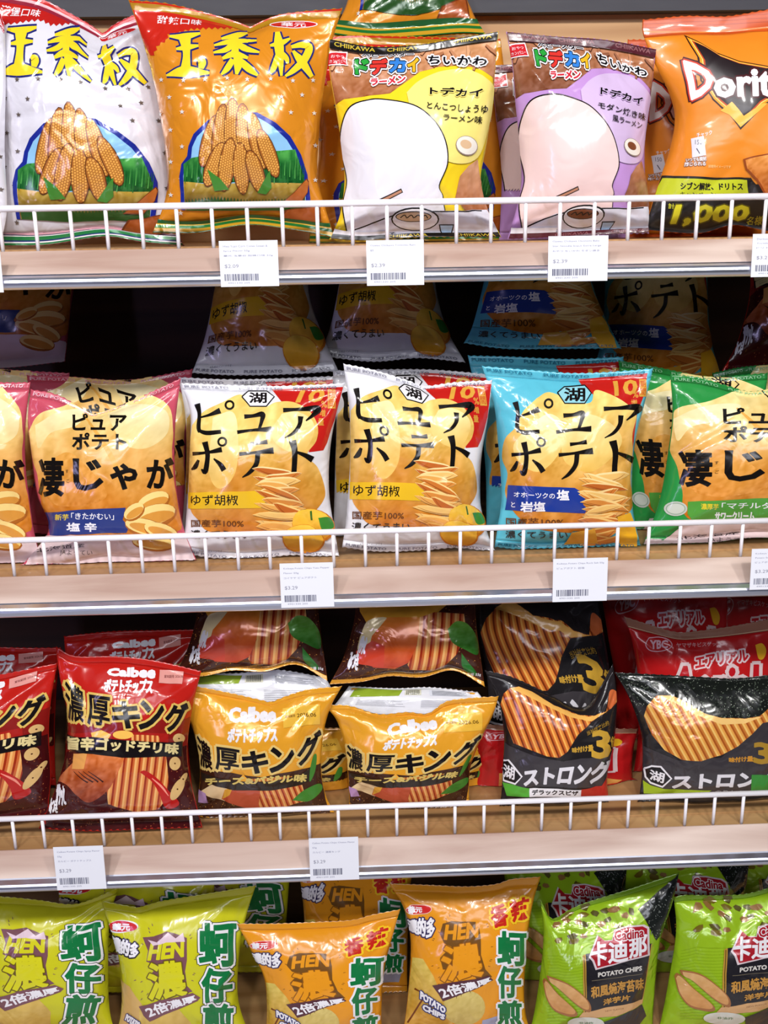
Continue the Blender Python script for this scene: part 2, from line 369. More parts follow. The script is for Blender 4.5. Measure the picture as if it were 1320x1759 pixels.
# ---------------------------------------------------------------- the pillow bag surface
NU, NV = 48, 72                                # every bag is meshed on this grid
class Bag:
    def __init__(s, top, bot, left, right, shelf, Y, lean=.12, bulge=.03, seed=0, seals=(.05, .045), wr=1.3, px=True):
        """top/bot: outline points left to right; left/right: the side's inner points, top to bottom. Y: depth of the foot."""
        s.shelf, s.Y, s.lean, s.z0 = shelf, Y, lean, FL[shelf]; s.bulge, s.seals, s.seed, s.wr = bulge, tuple(round(q * NV) / NV for q in seals), seed, wr
        s.zmax = FL[shelf - 1] - .025 - .45 * bulge * min(lean * 3, 1) if shelf else 9.
        tl, tr, bl, br = top[0], top[-1], bot[0], bot[-1]
        def curve(P):
            W_ = on_plane(*np.array(P, float).T, s.Y, s.lean, s.z0); q = catmull(W_, 8)
            d = np.concatenate([[0], np.cumsum(np.linalg.norm(np.diff(q, axis=0), axis=1))]); return d / d[-1], q
        s.c = {'T': curve(top), 'B': curve(bot), 'L': curve([bl] + list(left)[::-1] + [tl]), 'R': curve([br] + list(right)[::-1] + [tr])}
        s.W = np.linalg.norm(s.ev('T', 1.) - s.ev('T', 0.)); s.H = np.linalg.norm(s.ev('L', 1.) - s.ev('L', 0.))
        s.n = np.array([0, -1, s.lean]) / math.hypot(1, s.lean)
        r = np.random.RandomState(seed + 11); s.cr = []
        for i in range(15):
            k = r.randint(0, 6)
            if k < 2: p = np.array([r.uniform(.15, .85), 1 - seals[1] if k == 0 else seals[0]]); a = (-math.pi / 2 if k == 0 else math.pi / 2) + r.uniform(-.6, .6); ln = r.uniform(.15, .42); am = r.uniform(.5, 1.3)
            elif k < 4: p = np.array([0. if k == 2 else 1., r.uniform(.15, .9)]); a = (0 if k == 2 else math.pi) + r.uniform(-.9, .9); ln = r.uniform(.2, .45); am = r.uniform(.8, 2.0)
            else: p = np.array([r.choice([.03, .97]), r.choice([.06, .93])]); a = math.atan2(.5 - p[1], .5 - p[0]) + r.uniform(-.35, .35); ln = r.uniform(.25, .5); am = r.uniform(1., 2.4)
            s.cr.append((p, a, ln, am * r.choice([-1, 1, -1]) * 1e-3, r.uniform(.006, .016)))
        s.ph = r.uniform(0, 6.28, 12)
    def ev(s, k, t):
        d, q = s.c[k]; return np.stack([np.interp(t, d, q[:, i]) for i in range(3)], -1)
    def flat(s, u, v):
        L, R = s.ev('L', v), s.ev('R', v); u_, v_ = u[..., None], v[..., None]
        P = L * (1 - u_) + R * u_
        T0, T1, B0, B1 = s.ev('T', 0.), s.ev('T', 1.), s.ev('B', 0.), s.ev('B', 1.)
        P = P + (s.ev('T', u) - T0 * (1 - u_) - T1 * u_) * np.clip(v_, 0, 1.2) ** 3.5
        P = P + (s.ev('B', u) - B0 * (1 - u_) - B1 * u_) * np.clip(1 - v_, 0, 1.2) ** 3.5
        # a bag taller than its shelf flops back under the board above
        r = .024; zf = s.zmax - r; e = np.maximum(P[..., 2] - zf, 0); a = np.minimum(e / r, math.pi / 2)
        P = P.copy(); P[..., 2] = np.minimum(P[..., 2], zf) + r * np.sin(a) - .12 * np.maximum(e - r * math.pi / 2, 0)
        P[..., 2] = np.maximum(P[..., 2], s.z0 + .0015 + .02 * (P[..., 2] - s.z0)) if s.shelf else P[..., 2]
        P[..., 1] += r * (1 - np.cos(a)) + .6 * np.maximum(e - r * math.pi / 2, 0)
        return P
    def prof(s, u, v):
        lo, hi = s.seals
        y = np.clip((v - lo) / (1 - lo - hi), 0, 1) ** .9 * 2 - 1; x = np.clip(2 * u - 1, -1, 1)
        e = .5 + .25 * (1 - np.abs(y))                     # the body rounds more, the ends are pinched flat
        return (1 - np.abs(x) ** 2.4) ** .72 * (1 - np.abs(y) ** 2.2) ** .85 * (.92 + .08 * e)
    def wrinkle(s, u, v):
        x, y = u * s.W, v * s.H; lo, hi = s.seals; p = s.ph
        d = .0009 * np.sin(38 * x + 22 * y + p[0]) + .0008 * np.sin(-24 * x + 47 * y + p[1]) + .0005 * np.sin(90 * x + 40 * y + p[2]) + .0004 * np.sin(70 * y - 95 * x + p[3])
        for pt, a, ln, am, wd in s.cr:
            ex, ey = math.cos(a), math.sin(a); qx, qy = x - pt[0] * s.W, y - pt[1] * s.H
            t = (qx * ex + qy * ey) / (ln * s.H); dd = np.abs(-qx * ey + qy * ex)
            d = d + am * np.clip(1 - dd / (wd * (.5 + np.clip(t, 0, 1))), 0, 1) ** 1.2 * np.sin(np.clip(t * .95 + .05, 0, 1) * math.pi) ** .7
        tp = np.exp(-np.clip(1 - hi - v, 0, 1) / .07); bt = np.exp(-np.clip(v - lo, 0, 1) / .07)
        d = d + .0009 * (tp * np.sin(190 * x + 3 * np.sin(60 * x + p[4]) + p[5]) + bt * np.sin(170 * x + 3 * np.sin(50 * x + p[6]) + p[7]))
        inside = np.clip(np.minimum(v - lo, 1 - hi - v) / .05, 0, 1) * np.clip(np.minimum(u, 1 - u) / .04, 0, 1)
        d = d * inside * s.wr
        seal = (v < lo) | (v > 1 - hi)                      # crimp ribs and a lazy wave along the seals
        d = d + np.where(seal, .00028 * np.cos(math.pi * NV * v) + .0014 * np.sin(26 * x + p[8]) * np.clip(np.maximum(lo - v, v - 1 + hi) / .04, 0, 1), 0)
        return d
    def smooth(s, u, v): return s.flat(u, v) + s.n * (s.bulge * s.prof(u, v) + .0005)[..., None]
    def front(s, u, v): return s.smooth(u, v) + s.n * s.wrinkle(u, v)[..., None]
    def rear(s, u, v): return s.flat(u, v) - s.n * (s.bulge * .55 * s.prof(u, v) + .0005)[..., None] + s.n * (np.where((v < s.seals[0]) | (v > 1 - s.seals[1]), s.wrinkle(u, v), 0))[..., None]
    def invert(s, XY):
        # coarse table for the start, then Newton
        gu, gv = np.meshgrid(np.linspace(0, 1, 25), np.linspace(0, 1, 31)); G = project(s.smooth(gu, gv)).reshape(-1, 2)
        gu, gv = gu.ravel(), gv.ravel(); out = np.zeros_like(XY)
        for a in range(0, len(XY), 4000):
            D = ((XY[a:a + 4000, None] - G[None]) ** 2).sum(2); k = D.argmin(1)
            u, v = gu[k].copy(), gv[k].copy(); u = np.clip(u, .02, .98); v = np.clip(v, .02, .98)
            for it in range(9):
                f0 = project(s.smooth(u, v)) - XY[a:a + 4000]; h = 1e-4
                fu = (project(s.smooth(u + h, v)) - XY[a:a + 4000] - f0) / h; fv = (project(s.smooth(u, v + h)) - XY[a:a + 4000] - f0) / h
                det = fu[:, 0] * fv[:, 1] - fu[:, 1] * fv[:, 0]; det = np.where(np.abs(det) < 1e2, np.sign(det + 1e-9) * 1e2, det)
                du = (f0[:, 0] * fv[:, 1] - f0[:, 1] * fv[:, 0]) / det; dv = (fu[:, 0] * f0[:, 1] - fu[:, 1] * f0[:, 0]) / det
                u = np.clip(u - np.clip(du, -.1, .1), -.15, 1.15); v = np.clip(v - np.clip(dv, -.1, .1), -.15, 1.15)
            out[a:a + 4000, 0] = u; out[a:a + 4000, 1] = v
        return out

class Design:
    def __init__(s, art, ref, base, rear=None, mat='gloss', seal=None):
        s.base, s.rear, s.mat, s.seal = base, rear or base, mat, seal or base
        Ts, Cs, Ls, Fs = [], [], [], []; allT = []
        for T, C, L, fi in art.px:
            n = len(T)
            if n == 0: continue
            allT.append(T.reshape(-1, 2)); Cs.append(C); Ls.append(L); Fs.append(fi)
        if allT:
            XY = np.concatenate(allT); q = np.round(XY * 100).astype(np.int64); kk = q[:, 0] * 1000003 + q[:, 1]
            _, i1, i2 = np.unique(kk, return_index=True, return_inverse=True)
            Ts.append(ref.invert(XY[i1])[i2.ravel()].reshape(-1, 3, 2))
        for T, C, L, fi in art.uv: Ts.append(T); Cs.append(C); Ls.append(L); Fs.append(fi)
        T, C, L, FI = np.concatenate(Ts), np.concatenate(Cs), np.concatenate(Ls), np.concatenate(Fs)
        # drop what is stretched over the rim or lies outside, cut at rims and seals
        ext = (T.max(1) - T.min(1)).max(1); k = ext < .5; T, C, L, FI = T[k], C[k], L[k], FI[k]
        a = .004
        k = (T[..., 0].max(1) > a) & (T[..., 0].min(1) < 1 - a) & (T[..., 1].max(1) > a) & (T[..., 1].min(1) < 1 - a)
        T, C, L, FI = T[k], C[k], L[k], FI[k]
        T[..., 0] = np.clip(T[..., 0], a, 1 - a); T[..., 1] = np.clip(T[..., 1], a, 1 - a)
        # cut along the bag's own mesh lines, colours carried along
        idn = np.arange(len(T), dtype=float)[:, None]; T0, C0 = T, C
        T, idn = slice_tris(T, idn, 1, 0, 1 / NU); T, idn = slice_tris(T, idn, 0, 1, 1 / NV); T, idn = slice_tris(T, idn, NU, -NV, 1.); j = idn[:, 0].astype(int); L = L[j]; FI = FI[j]
        a0, b0, c0 = T0[j, 0][:, None], T0[j, 1][:, None], T0[j, 2][:, None]; d1, d2, d = b0 - a0, c0 - a0, T - a0
        det = d1[..., 0] * d2[..., 1] - d1[..., 1] * d2[..., 0]; det = np.where(np.abs(det) < 1e-14, 1e-14, det)
        w1 = ((d[..., 0] * d2[..., 1] - d[..., 1] * d2[..., 0]) / det)[..., None]; w2 = ((d1[..., 0] * d[..., 1] - d1[..., 1] * d[..., 0]) / det)[..., None]
        w1, w2 = np.clip(w1, 0, 1), np.clip(w2, 0, 1)
        C = C0[j, 0][:, None] * (1 - w1 - w2) + C0[j, 1][:, None] * w1 + C0[j, 2][:, None] * w2
        for q in np.unique(FI[FI >= 0]):
            k = FI == q; C[k] = art.fns[q](C[k][..., 0], C[k][..., 1])
        C = np.clip(C, 0, 255)
        # mesh cells wholly covered by one shape become a single triangle; what lies beneath them is dropped
        c = T.mean(1); iu, iv = np.floor(c[:, 0] * NU).astype(int), np.floor(c[:, 1] * NV).astype(int)
        hf = ((c[:, 1] * NV - iv) > (c[:, 0] * NU - iu)).astype(int); cell = (iv * NU + iu) * 2 + hf; NCL = NU * NV * 2
        ar = np.abs((T[:, 1, 0] - T[:, 0, 0]) * (T[:, 2, 1] - T[:, 0, 1]) - (T[:, 2, 0] - T[:, 0, 0]) * (T[:, 1, 1] - T[:, 0, 1])) / 2
        Li = L.astype(int); uk, first, inv = np.unique(Li * NCL + cell, return_index=True, return_inverse=True); inv = inv.ravel()
        sm = np.bincount(inv, weights=ar); full = (sm > .9975 * .5 / (NU * NV)) & np.isin(Li[first], list(art.whole))
        top = np.full(NCL, -1); np.maximum.at(top, cell[first[full]], Li[first[full]])
        keep = ~full[inv] & (Li > top[cell]); f = first[full]; f = f[Li[f] >= top[cell[f]]]
        a0, b0, h0 = iu[f], iv[f], hf[f]
        NT = np.stack([np.stack([a0, b0], -1), np.where(h0[:, None] == 1, np.stack([a0 + 1, b0 + 1], -1), np.stack([a0 + 1, b0], -1)), np.where(h0[:, None] == 1, np.stack([a0, b0 + 1], -1), np.stack([a0 + 1, b0 + 1], -1))], 1) / np.array([NU, NV])
        NC = np.repeat(C[f].mean(1, keepdims=True), 3, 1); ff = FI[f]
        if len(f):
            XY = project(ref.smooth(NT[..., 0], NT[..., 1]))
            for q in np.unique(ff[ff >= 0]):
                k = ff == q; NC[k] = np.clip(art.fns[q](XY[k][..., 0], XY[k][..., 1]), 0, 255)
        T = np.concatenate([T[keep], NT]); C = np.concatenate([C[keep], NC]); L = np.concatenate([L[keep], L[f]])
        key = np.concatenate([np.round(T.reshape(-1, 2) * 20000), np.round(C.reshape(-1, 3) / 2), np.round(np.repeat(L, 3)[:, None] * 64)], 1).astype(np.int64)
        kk = key @ np.array([1, 40009, 1600000000 // 7, 3141592653, 77777777777, 999983000001])
        _, idx, inv = np.unique(kk, return_index=True, return_inverse=True)
        s.uv = T.reshape(-1, 2)[idx]; s.col = srgb(C.reshape(-1, 3)[idx]); s.ly = np.repeat(L, 3)[idx]
        s.F = inv.reshape(-1, 3); s.lmax = max(1, L.max())
        s.F = s.F[(s.F[:, 0] != s.F[:, 1]) & (s.F[:, 1] != s.F[:, 2]) & (s.F[:, 0] != s.F[:, 2])]
        s.FV = s.uv[s.F].mean(1)[:, 1]
        # make all triangles face forward
        U = s.uv[s.F]; cr = (U[:, 1, 0] - U[:, 0, 0]) * (U[:, 2, 1] - U[:, 0, 1]) - (U[:, 2, 0] - U[:, 0, 0]) * (U[:, 1, 1] - U[:, 0, 1])
        s.F[cr < 0] = s.F[cr < 0][:, ::-1]

def raw_mesh(name, V, Fq, Ft, colr, mat, nrm=None):
    me = bpy.data.meshes.new(name); me.vertices.add(len(V)); me.vertices.foreach_set('co', V.astype(np.float32).ravel())
    nl = len(Fq) * 4 + len(Ft) * 3; me.loops.add(nl)
    me.loops.foreach_set('vertex_index', np.concatenate([Fq.ravel(), Ft.ravel()]).astype(np.int32))
    me.polygons.add(len(Fq) + len(Ft))
    me.polygons.foreach_set('loop_start', np.concatenate([np.arange(len(Fq)) * 4, len(Fq) * 4 + np.arange(len(Ft)) * 3]).astype(np.int32))
    me.polygons.foreach_set('use_smooth', np.ones(len(Fq) + len(Ft), bool))
    me.update(calc_edges=True)
    at = me.color_attributes.new('print_colour', 'FLOAT_COLOR', 'POINT')
    at.data.foreach_set('color', np.column_stack([colr, np.ones(len(colr))]).astype(np.float32).ravel())
    me.materials.append(mat)
    if nrm is not None: me.normals_split_custom_set_from_vertices([tuple(n) for n in nrm.tolist()])
    return me

def build(bag, des, label, group, vmin=0., cat='snack bag', name='snack_bag', print_=True):
    base = bag.flat(np.array(.5), np.array(0.)); base = np.array(base)
    root = empty(name, tuple(base)); tag(root, label, cat, group)
    lo, hi = bag.seals
    i0, i1 = round(lo * NV), round((1 - hi) * NV)
    parts = [('bottom_seal', np.arange(0, i0 + 1) / NV), ('pouch', np.arange(i0, i1 + 1) / NV), ('top_seal', np.arange(i1, NV + 1) / NV)]
    if print_:
        # sample the very grid the bag is meshed with
        a_, b_ = np.meshgrid(np.arange(NU + 1) / NU, np.arange(NV + 1) / NV); G = bag.front(a_, b_)
        NG = np.cross(np.gradient(G, axis=1), np.gradient(G, axis=0)); NG /= np.maximum(np.linalg.norm(NG, axis=2), 1e-12)[..., None]
        fu = np.clip(des.uv[:, 0] * NU, 0, NU - 1e-6); iu = fu.astype(int); fu = (fu - iu)[:, None]
        fv = np.clip(des.uv[:, 1] * NV, 0, NV - 1e-6); iv = fv.astype(int); fv = (fv - iv)[:, None]
        # cells are split along the diagonal (0,0)-(1,1); take the height of the right triangle
        up = fv > fu
        def smp(Q):
            a, b, c, d = Q[iv, iu], Q[iv, iu + 1], Q[iv + 1, iu + 1], Q[iv + 1, iu]
            return np.where(up, a + (d - a) * fv + (c - d) * fu, a + (b - a) * fu + (c - b) * fv)
        P, nn = smp(G), smp(NG)
        P = P + nn * (.00016 + min(.000022, .0024 / des.lmax) * des.ly)[:, None]
    for pn, vs in parts:
        u = np.arange(NU + 1) / NU; g, k = np.meshgrid(u, vs)
        Ff = bag.front(g, k); Rr = bag.rear(g, k)
        if pn == 'top_seal': Ff[-1, 1::2, 2] -= .0011; Rr[-1] = Ff[-1] + np.array([0, .0004, 0])
        if pn == 'bottom_seal': Ff[0, 1::2, 2] += .0011; Rr[0] = Ff[0] + np.array([0, .0004, 0])
        a, b = g.shape; n = a * b
        V = np.concatenate([Ff.reshape(-1, 3), Rr.reshape(-1, 3)])
        idx = np.arange(n).reshape(a, b); q = np.stack([idx[:-1, :-1], idx[:-1, 1:], idx[1:, 1:], idx[1:, :-1]], -1).reshape(-1, 4)
        Q = [q[:, ::-1] + n]; q3 = np.concatenate([q[:, [0, 1, 2]], q[:, [0, 2, 3]]])
        for e0, e1 in ((idx[:-1, 0], idx[1:, 0]), (idx[1:, -1], idx[:-1, -1])): Q.append(np.stack([e0, e1, e1 + n, e0 + n], -1))
        if pn != 'pouch' or True:
            Q.append(np.stack([idx[0, 1:], idx[0, :-1], idx[0, :-1] + n, idx[0, 1:] + n], -1)); Q.append(np.stack([idx[-1, :-1], idx[-1, 1:], idx[-1, 1:] + n, idx[-1, :-1] + n], -1))
        Q = np.concatenate(Q)
        cf = srgb(des.base if pn == 'pouch' else des.seal); cb = srgb(des.rear)
        C = np.concatenate([np.tile(cf, (n, 1)), np.tile(cb, (n, 1))]); N_ = np.zeros((2 * n, 3)); Ft = q3
        if print_:
            fm = (des.FV < lo) if pn == 'bottom_seal' else (des.FV > 1 - hi) if pn == 'top_seal' else (des.FV >= lo) & (des.FV <= 1 - hi)
            Fs = des.F[fm & (des.FV >= vmin)]
            if len(Fs):
                used, inv = np.unique(Fs, return_inverse=True); Ft = np.concatenate([q3, inv.reshape(-1, 3) + 2 * n])
                V = np.concatenate([V, P[used]]); C = np.concatenate([C, des.col[used]]); N_ = np.concatenate([N_, nn[used]])
        me = raw_mesh(pn, V - base, Q, Ft, C, M[des.mat], N_)
        o = bpy.data.objects.new(pn, me); COL.objects.link(o); o.parent = root
    return root
# ---------------------------------------------------------------- print textures
WHT, BLK = (248, 246, 250), (18, 16, 18)
def potato_fn(y0, y1, top, bot, sc=.09, amp=26, s=3):
    def f(x, y):
        t = (y - y0) / (y1 - y0) + .35 * (noise(x * .022, y * .016, s) - .5)
        c = lerp(top, bot, t); n = noise(x * sc, y * sc * .6, s + 1) * .6 + noise(x * sc * 3, y * sc * 3, s + 2) * .4
        return np.clip(c + (n - .5)[..., None] * amp * np.array([1, 1.1, 1.3]), 0, 255)
    return f
def speck_fn(base, spk, thr=.72, sc=.45, s=0):
    def f(x, y):
        n = noise(x * sc, y * sc, s) * .6 + noise(x * sc * 2.3, y * sc * 2.3, s + 5) * .4
        return lerp(base, spk, (n - thr) * 8)
    return f
def specks(A, x0, y0, x1, y1, n, col, sz=(3, 9), s=0, inside=None):
    r = np.random.RandomState(s); X = []
    for _ in range(n):
        x, y, a, l = r.uniform(x0, x1), r.uniform(y0, y1), r.uniform(0, 3.14), r.uniform(*sz)
        if inside and not inside(x, y): continue
        c, q = math.cos(a) * l, math.sin(a) * l; X += [[(x - c, y - q), (x + q * .5, y - c * .5), (x + c, y + q)], [(x - c, y - q), (x + c, y + q), (x - q * .5, y + c * .5)]]
    A.add(np.array(X, float), col)
def grass_fn(top, bot, y0, y1, s=0):
    def f(x, y):
        n = noise(x * .8, y * .06, s); return np.clip(lerp(top, bot, (y - y0) / (y1 - y0)) + (n - .5)[..., None] * np.array([60, 70, 40]), 0, 255)
    return f
def corn_fn(x, y):
    a = x * .2 + y * .04; b = y * .24 - x * .06
    gx = a - np.floor(a) - .5; b2 = b + .5 * (np.floor(a) % 2); gy = b2 - np.floor(b2) - .5
    r = np.sqrt(gx ** 2 + gy ** 2) * 2
    return lerp((240, 176, 80), (150, 84, 34), (r - .45) * 1.2)
def ridge(A, pts, ang, per, pal='gold', **k):
    pals = {'gold': [(248, 200, 110), (236, 168, 78), (176, 90, 32), (206, 126, 54)],
            'red': [(246, 186, 110), (232, 152, 82), (160, 46, 18), (206, 104, 52)],
            'deep': [(250, 180, 86), (228, 134, 56), (134, 54, 22), (200, 100, 42)]}
    A.P(pts, (255, 255, 255), stripe=(ang, per, pals[pal]), **k)
def chip(A, cx, cy, rx, ry, rot, c1=(250, 214, 130), c2=(206, 132, 54)):
    A.E(cx, cy, rx, ry, (178, 104, 38), rot=rot, n=18)
    A.E(cx - ry * .06, cy - ry * .12, rx * .96, ry * .84, c1, rot=rot, n=18)
    A.E(cx + rx * .05, cy + ry * .12, rx * .84, ry * .5, c2, rot=rot + .04, n=18)
def pile(A, x0, y0, x1, y1, n, s=0, tilt=.2):
    """a heap of curled chips seen edge on"""
    r = np.random.RandomState(s); W_ = x1 - x0; h = (y1 - y0) / n
    for i in range(n):
        t = i / max(n - 1, 1); l = W_ * r.uniform(.62, .96); cx = (x0 + x1) / 2 + r.uniform(-.5, .5) * (W_ - l); cy = y0 + (y1 - y0) * (t * .92 + .04)
        ro = tilt + r.uniform(-.3, .25); th = h * r.uniform(1.5, 2.6); bend = r.uniform(-.6, 1.0) * h * 1.4; c, q = math.cos(ro), math.sin(ro)
        u = np.linspace(-1, 1, 9); f = lambda X, Y: [(cx + a_ * c - b_ * q, cy + a_ * q + b_ * c) for a_, b_ in zip(X, Y)]
        up = bend * (1 - u ** 2) - th * .5 * (1 - u ** 4); dn = bend * (1 - u ** 2) + th * .5 * (1 - u ** 2)
        body = [(222, 142, 62), (236, 170, 84), (196, 104, 42), (244, 196, 112), (210, 122, 50)][r.randint(0, 5)]
        A.P(f(u * l / 2, up) + f(u[::-1] * l / 2, dn[::-1]), lerp((255, 226, 160), (250, 200, 110), np.array(t)))
        A.P(f(u * l / 2 * .97, up + th * .2 * (1 - u ** 4)) + f(u[::-1] * l / 2 * .97, dn[::-1]), body)
        A.L(f(u * l / 2 * .8, dn - th * .12), [1, 3, 4, 5, 5, 5, 4, 3, 1], lerp(body, (120, 52, 16), np.array(.5)))
def zig(pts, amp, step):
    """zigzag an open line"""
    P = np.asarray(pts, float); d = np.concatenate([[0], np.cumsum(np.linalg.norm(np.diff(P, axis=0), axis=1))])
    t = np.arange(0, d[-1], step); q = np.stack([np.interp(t, d, P[:, 0]), np.interp(t, d, P[:, 1])], 1)
    g = np.gradient(q, axis=0); g /= np.linalg.norm(g, axis=1)[:, None]
    q += np.stack([-g[:, 1], g[:, 0]], 1) * (amp * (np.arange(len(q)) % 2 * 2 - 1))[:, None]
    return q.tolist()
def hexlogo(A, pts, tb, c, wd=9, fill=None):
    if fill is not None: A.P(pts, fill)
    A.L(pts + [pts[0]], wd, c); A.T_('湖', tb, c, bold=2)

def kern(x, y, r=6.4):
    p = [(x + r * math.cos(a), y + r * 1.05 * math.sin(a)) for a in (0, 1.26, 2.51, 3.77, 5.03)]
    return [[p[0], p[1], p[2]], [p[0], p[2], p[3]], [p[0], p[3], p[4]]]
# ---- puffed corn bag, white or orange
def art_corn(bg, flavour, star, white, flip=False):
    A = Art(); A.fr(200, 0, 3.3)
    if white:                                                   # the white bag's wide red cap
        A.P([(0, -60), (1300, -60), (1300, 90), (1100, 118), (960, 124), (860, 130), (740, 150)] + zig([(740, 150), (640, 175), (560, 180), (500, 160), (400, 165), (300, 175), (180, 190)], 6, 18), (196, 34, 30))
        A.UV(); A.R(0, 0, 1000, 10, (200, 40, 44)); A.R(0, 22, 1000, 34, (240, 190, 196)); A.R(0, 34, 1000, 50, (150, 40, 60)); A.fr(200, 0, 3.3)
    else:
        A.P([(40, -60), (760, 60), (748, 152)] + zig([(748, 152), (600, 165), (430, 168), (290, 195), (285, 225), (235, 255), (215, 310), (185, 330)], 7, 17) + [(90, 120)], (204, 40, 26))
        A.UV(); A.R(0, 0, 1000, 12, (206, 44, 22)); A.R(0, 12, 1000, 42, (176, 128, 24)); A.fr(200, 0, 3.3)
    A.T_(flavour, [(232, 82), (352, 92), (352, 132), (230, 132)] if False else [(232, 84), (488, 116), (482, 146), (228, 130)], WHT, bold=1.5)
    A.E(1005, 139, 138, 20, WHT, rot=-.02); A.E(1005, 139, 130, 16, (206, 30, 34), rot=-.02); A.T_('華元', (935, 127, 1075, 151), WHT, bold=1)
    NV, YL = (34, 40, 120), (250, 224, 44)
    for S in ([([(300, 203), (390, 208), (478, 194)], [8, 26, 8]), ([(388, 205), (398, 300), (392, 405)], [56, 30, 44]), ([(338, 276), (400, 268), (468, 262)], [8, 22, 8]), ([(284, 428), (390, 405), (528, 412)], [6, 46, 8]), ([(464, 336), (486, 352), (480, 388)], [12, 34, 20])],
              [([(598, 226), (690, 204), (744, 192)], [8, 22, 6]), ([(556, 262), (660, 240), (798, 234)], [6, 20, 6]), ([(678, 200), (674, 300)], [20, 30]), ([(668, 250), (622, 286), (552, 302)], [24, 20, 6]), ([(684, 250), (734, 280), (812, 300)], [22, 24, 6]), ([(602, 334), (670, 310), (748, 332)], [10, 26, 10]), ([(684, 310), (692, 360), (682, 424)], [28, 38, 10]), ([(662, 340), (630, 390), (596, 424)], [22, 24, 6]), ([(700, 345), (750, 390), (802, 428)], [22, 30, 8])],
              [([(914, 184), (922, 270), (936, 432)], [18, 38, 8]), ([(872, 262), (930, 246), (984, 216)], [8, 22, 6]), ([(918, 310), (892, 384), (870, 418)], [20, 22, 6]), ([(936, 300), (962, 330), (972, 360)], [18, 20, 8]), ([(990, 264), (1050, 250), (1092, 266), (1062, 340), (1004, 400), (958, 434)], [12, 24, 30, 30, 22, 8]), ([(1000, 286), (1050, 350), (1106, 434)], [10, 34, 16])]):
        A.B([(p, np.array(w_, float) * 1.3 + 3) for p, w_ in S], YL, (20, NV))
    r = np.random.RandomState(4)
    for j in range(9):
        for i in range(9):
            x = 250 + i * 124 + (j % 2) * 62; y = 452 + j * 94
            if 400 < x < 1075 and y > 700 or (470 < x < 920 and y > 540): continue
            A.star(x + r.uniform(-8, 8), y + r.uniform(-8, 8), 15, star)
    arch = [(372, 1190), (362, 1000), (372, 930), (405, 885), (412, 830), (440, 760), (520, 680), (640, 630), (800, 640), (905, 700), (985, 775), (1045, 880), (1080, 990), (1097, 1120), (1097, 1190)]
    inn = [(392, 1190), (384, 1000), (392, 935), (428, 895), (434, 835), (460, 775), (532, 702), (645, 655), (790, 662), (890, 722), (965, 795), (1022, 890), (1056, 995), (1072, 1120), (1072, 1190)]
    A.P(arch, (28, 44, 150)); A.P(inn, (150, 206, 246))
    A.P([(384, 930), (430, 895), (520, 880), (640, 870), (850, 860), (1012, 850), (1060, 1000), (1070, 1060), (1000, 1050), (700, 1030), (386, 1040)], grass_fn((70, 160, 70), (24, 92, 40), 255, 320))
    A.P([(386, 1030), (560, 1045), (760, 1030), (1062, 1040), (1073, 1190), (392, 1190)], potato_fn(312, 345, (206, 172, 70), (120, 96, 36), .2, 60))
    A.P([(400, 1190)] + zig([(400, 1140), (560, 1120), (760, 1135), (1070, 1130)], 12, 9) + [(1073, 1190)], (40, 84, 34))
    for k in range(70): x = 395 + k * 9.6; A.L([(x, 1040 - (k * 37) % 60), (x + 3, 940 - (k * 53) % 50)], [5, 1], [(40, 120, 50), (90, 176, 84), (26, 92, 40)][k % 3])
    # a heap of corn cobs on the field
    for (cx, cy, rx, ry, ro) in ((530, 800, 40, 150, .25), (590, 760, 42, 170, .12), (660, 740, 44, 180, .0), (730, 760, 44, 170, -.1), (800, 800, 42, 160, -.22), (860, 870, 40, 140, -.35), (560, 930, 42, 130, .35), (630, 930, 44, 150, .15), (710, 950, 44, 140, -.05), (790, 970, 42, 120, -.3)):
        A.E(cx, cy, rx + 5, ry + 5, (96, 48, 22), rot=ro, n=18); A.E(cx, cy, rx, ry, (176, 108, 44), rot=ro, n=18)
        c, q = math.cos(ro), math.sin(ro); X = []
        for i in range(-3, 4):
            for j in range(-11, 12):
                u_, v_ = i * 13, j * 15 + (i % 2) * 7.5
                if (u_ / (rx - 3)) ** 2 + (v_ / (ry - 5)) ** 2 < 1: X += kern(cx + u_ * c - v_ * q, cy + u_ * q + v_ * c)
        A.add(np.array(X, float), (240, 176, 84))
    A.P([(560, 1080), (520, 960), (590, 1010), (640, 1070)], (70, 140, 50)); A.P([(800, 1085), (870, 960), (880, 1060), (850, 1095)], (70, 140, 50))
    for q in ([(930, 1150), (1000, 1090), (1072, 1012), (1084, 1030), (1080, 1090), (1040, 1150)], [(1020, 1290), (900, 1250), (960, 1180), (1150, 1160), (1160, 1250)]):
        A.P(q, (120, 56, 24)); A.P([(x + 2 + (cx - x) * .1, y + (cy - y) * .1) for (x, y) in q for cx, cy in [np.mean(q, 0)]], potato_fn(300, 350, (214, 130, 60), (168, 84, 34), .3, 30))
    if white: bands = [((30, 120, 60), 0, 14), (WHT, 14, 20), ((40, 50, 120), 20, 26), ((40, 130, 70), 26, 42), (WHT, 42, 48), ((34, 50, 90), 48, 54)]
    else: bands = [((28, 110, 44), 0, 10), ((214, 164, 40), 10, 26), ((36, 120, 50), 26, 40), ((220, 170, 50), 40, 50), ((36, 96, 50), 50, 70)]
    A.UV()
    for c, a, b in bands: A.R(0, 1000 - b, 1000, 1000 - a, c)
    return A

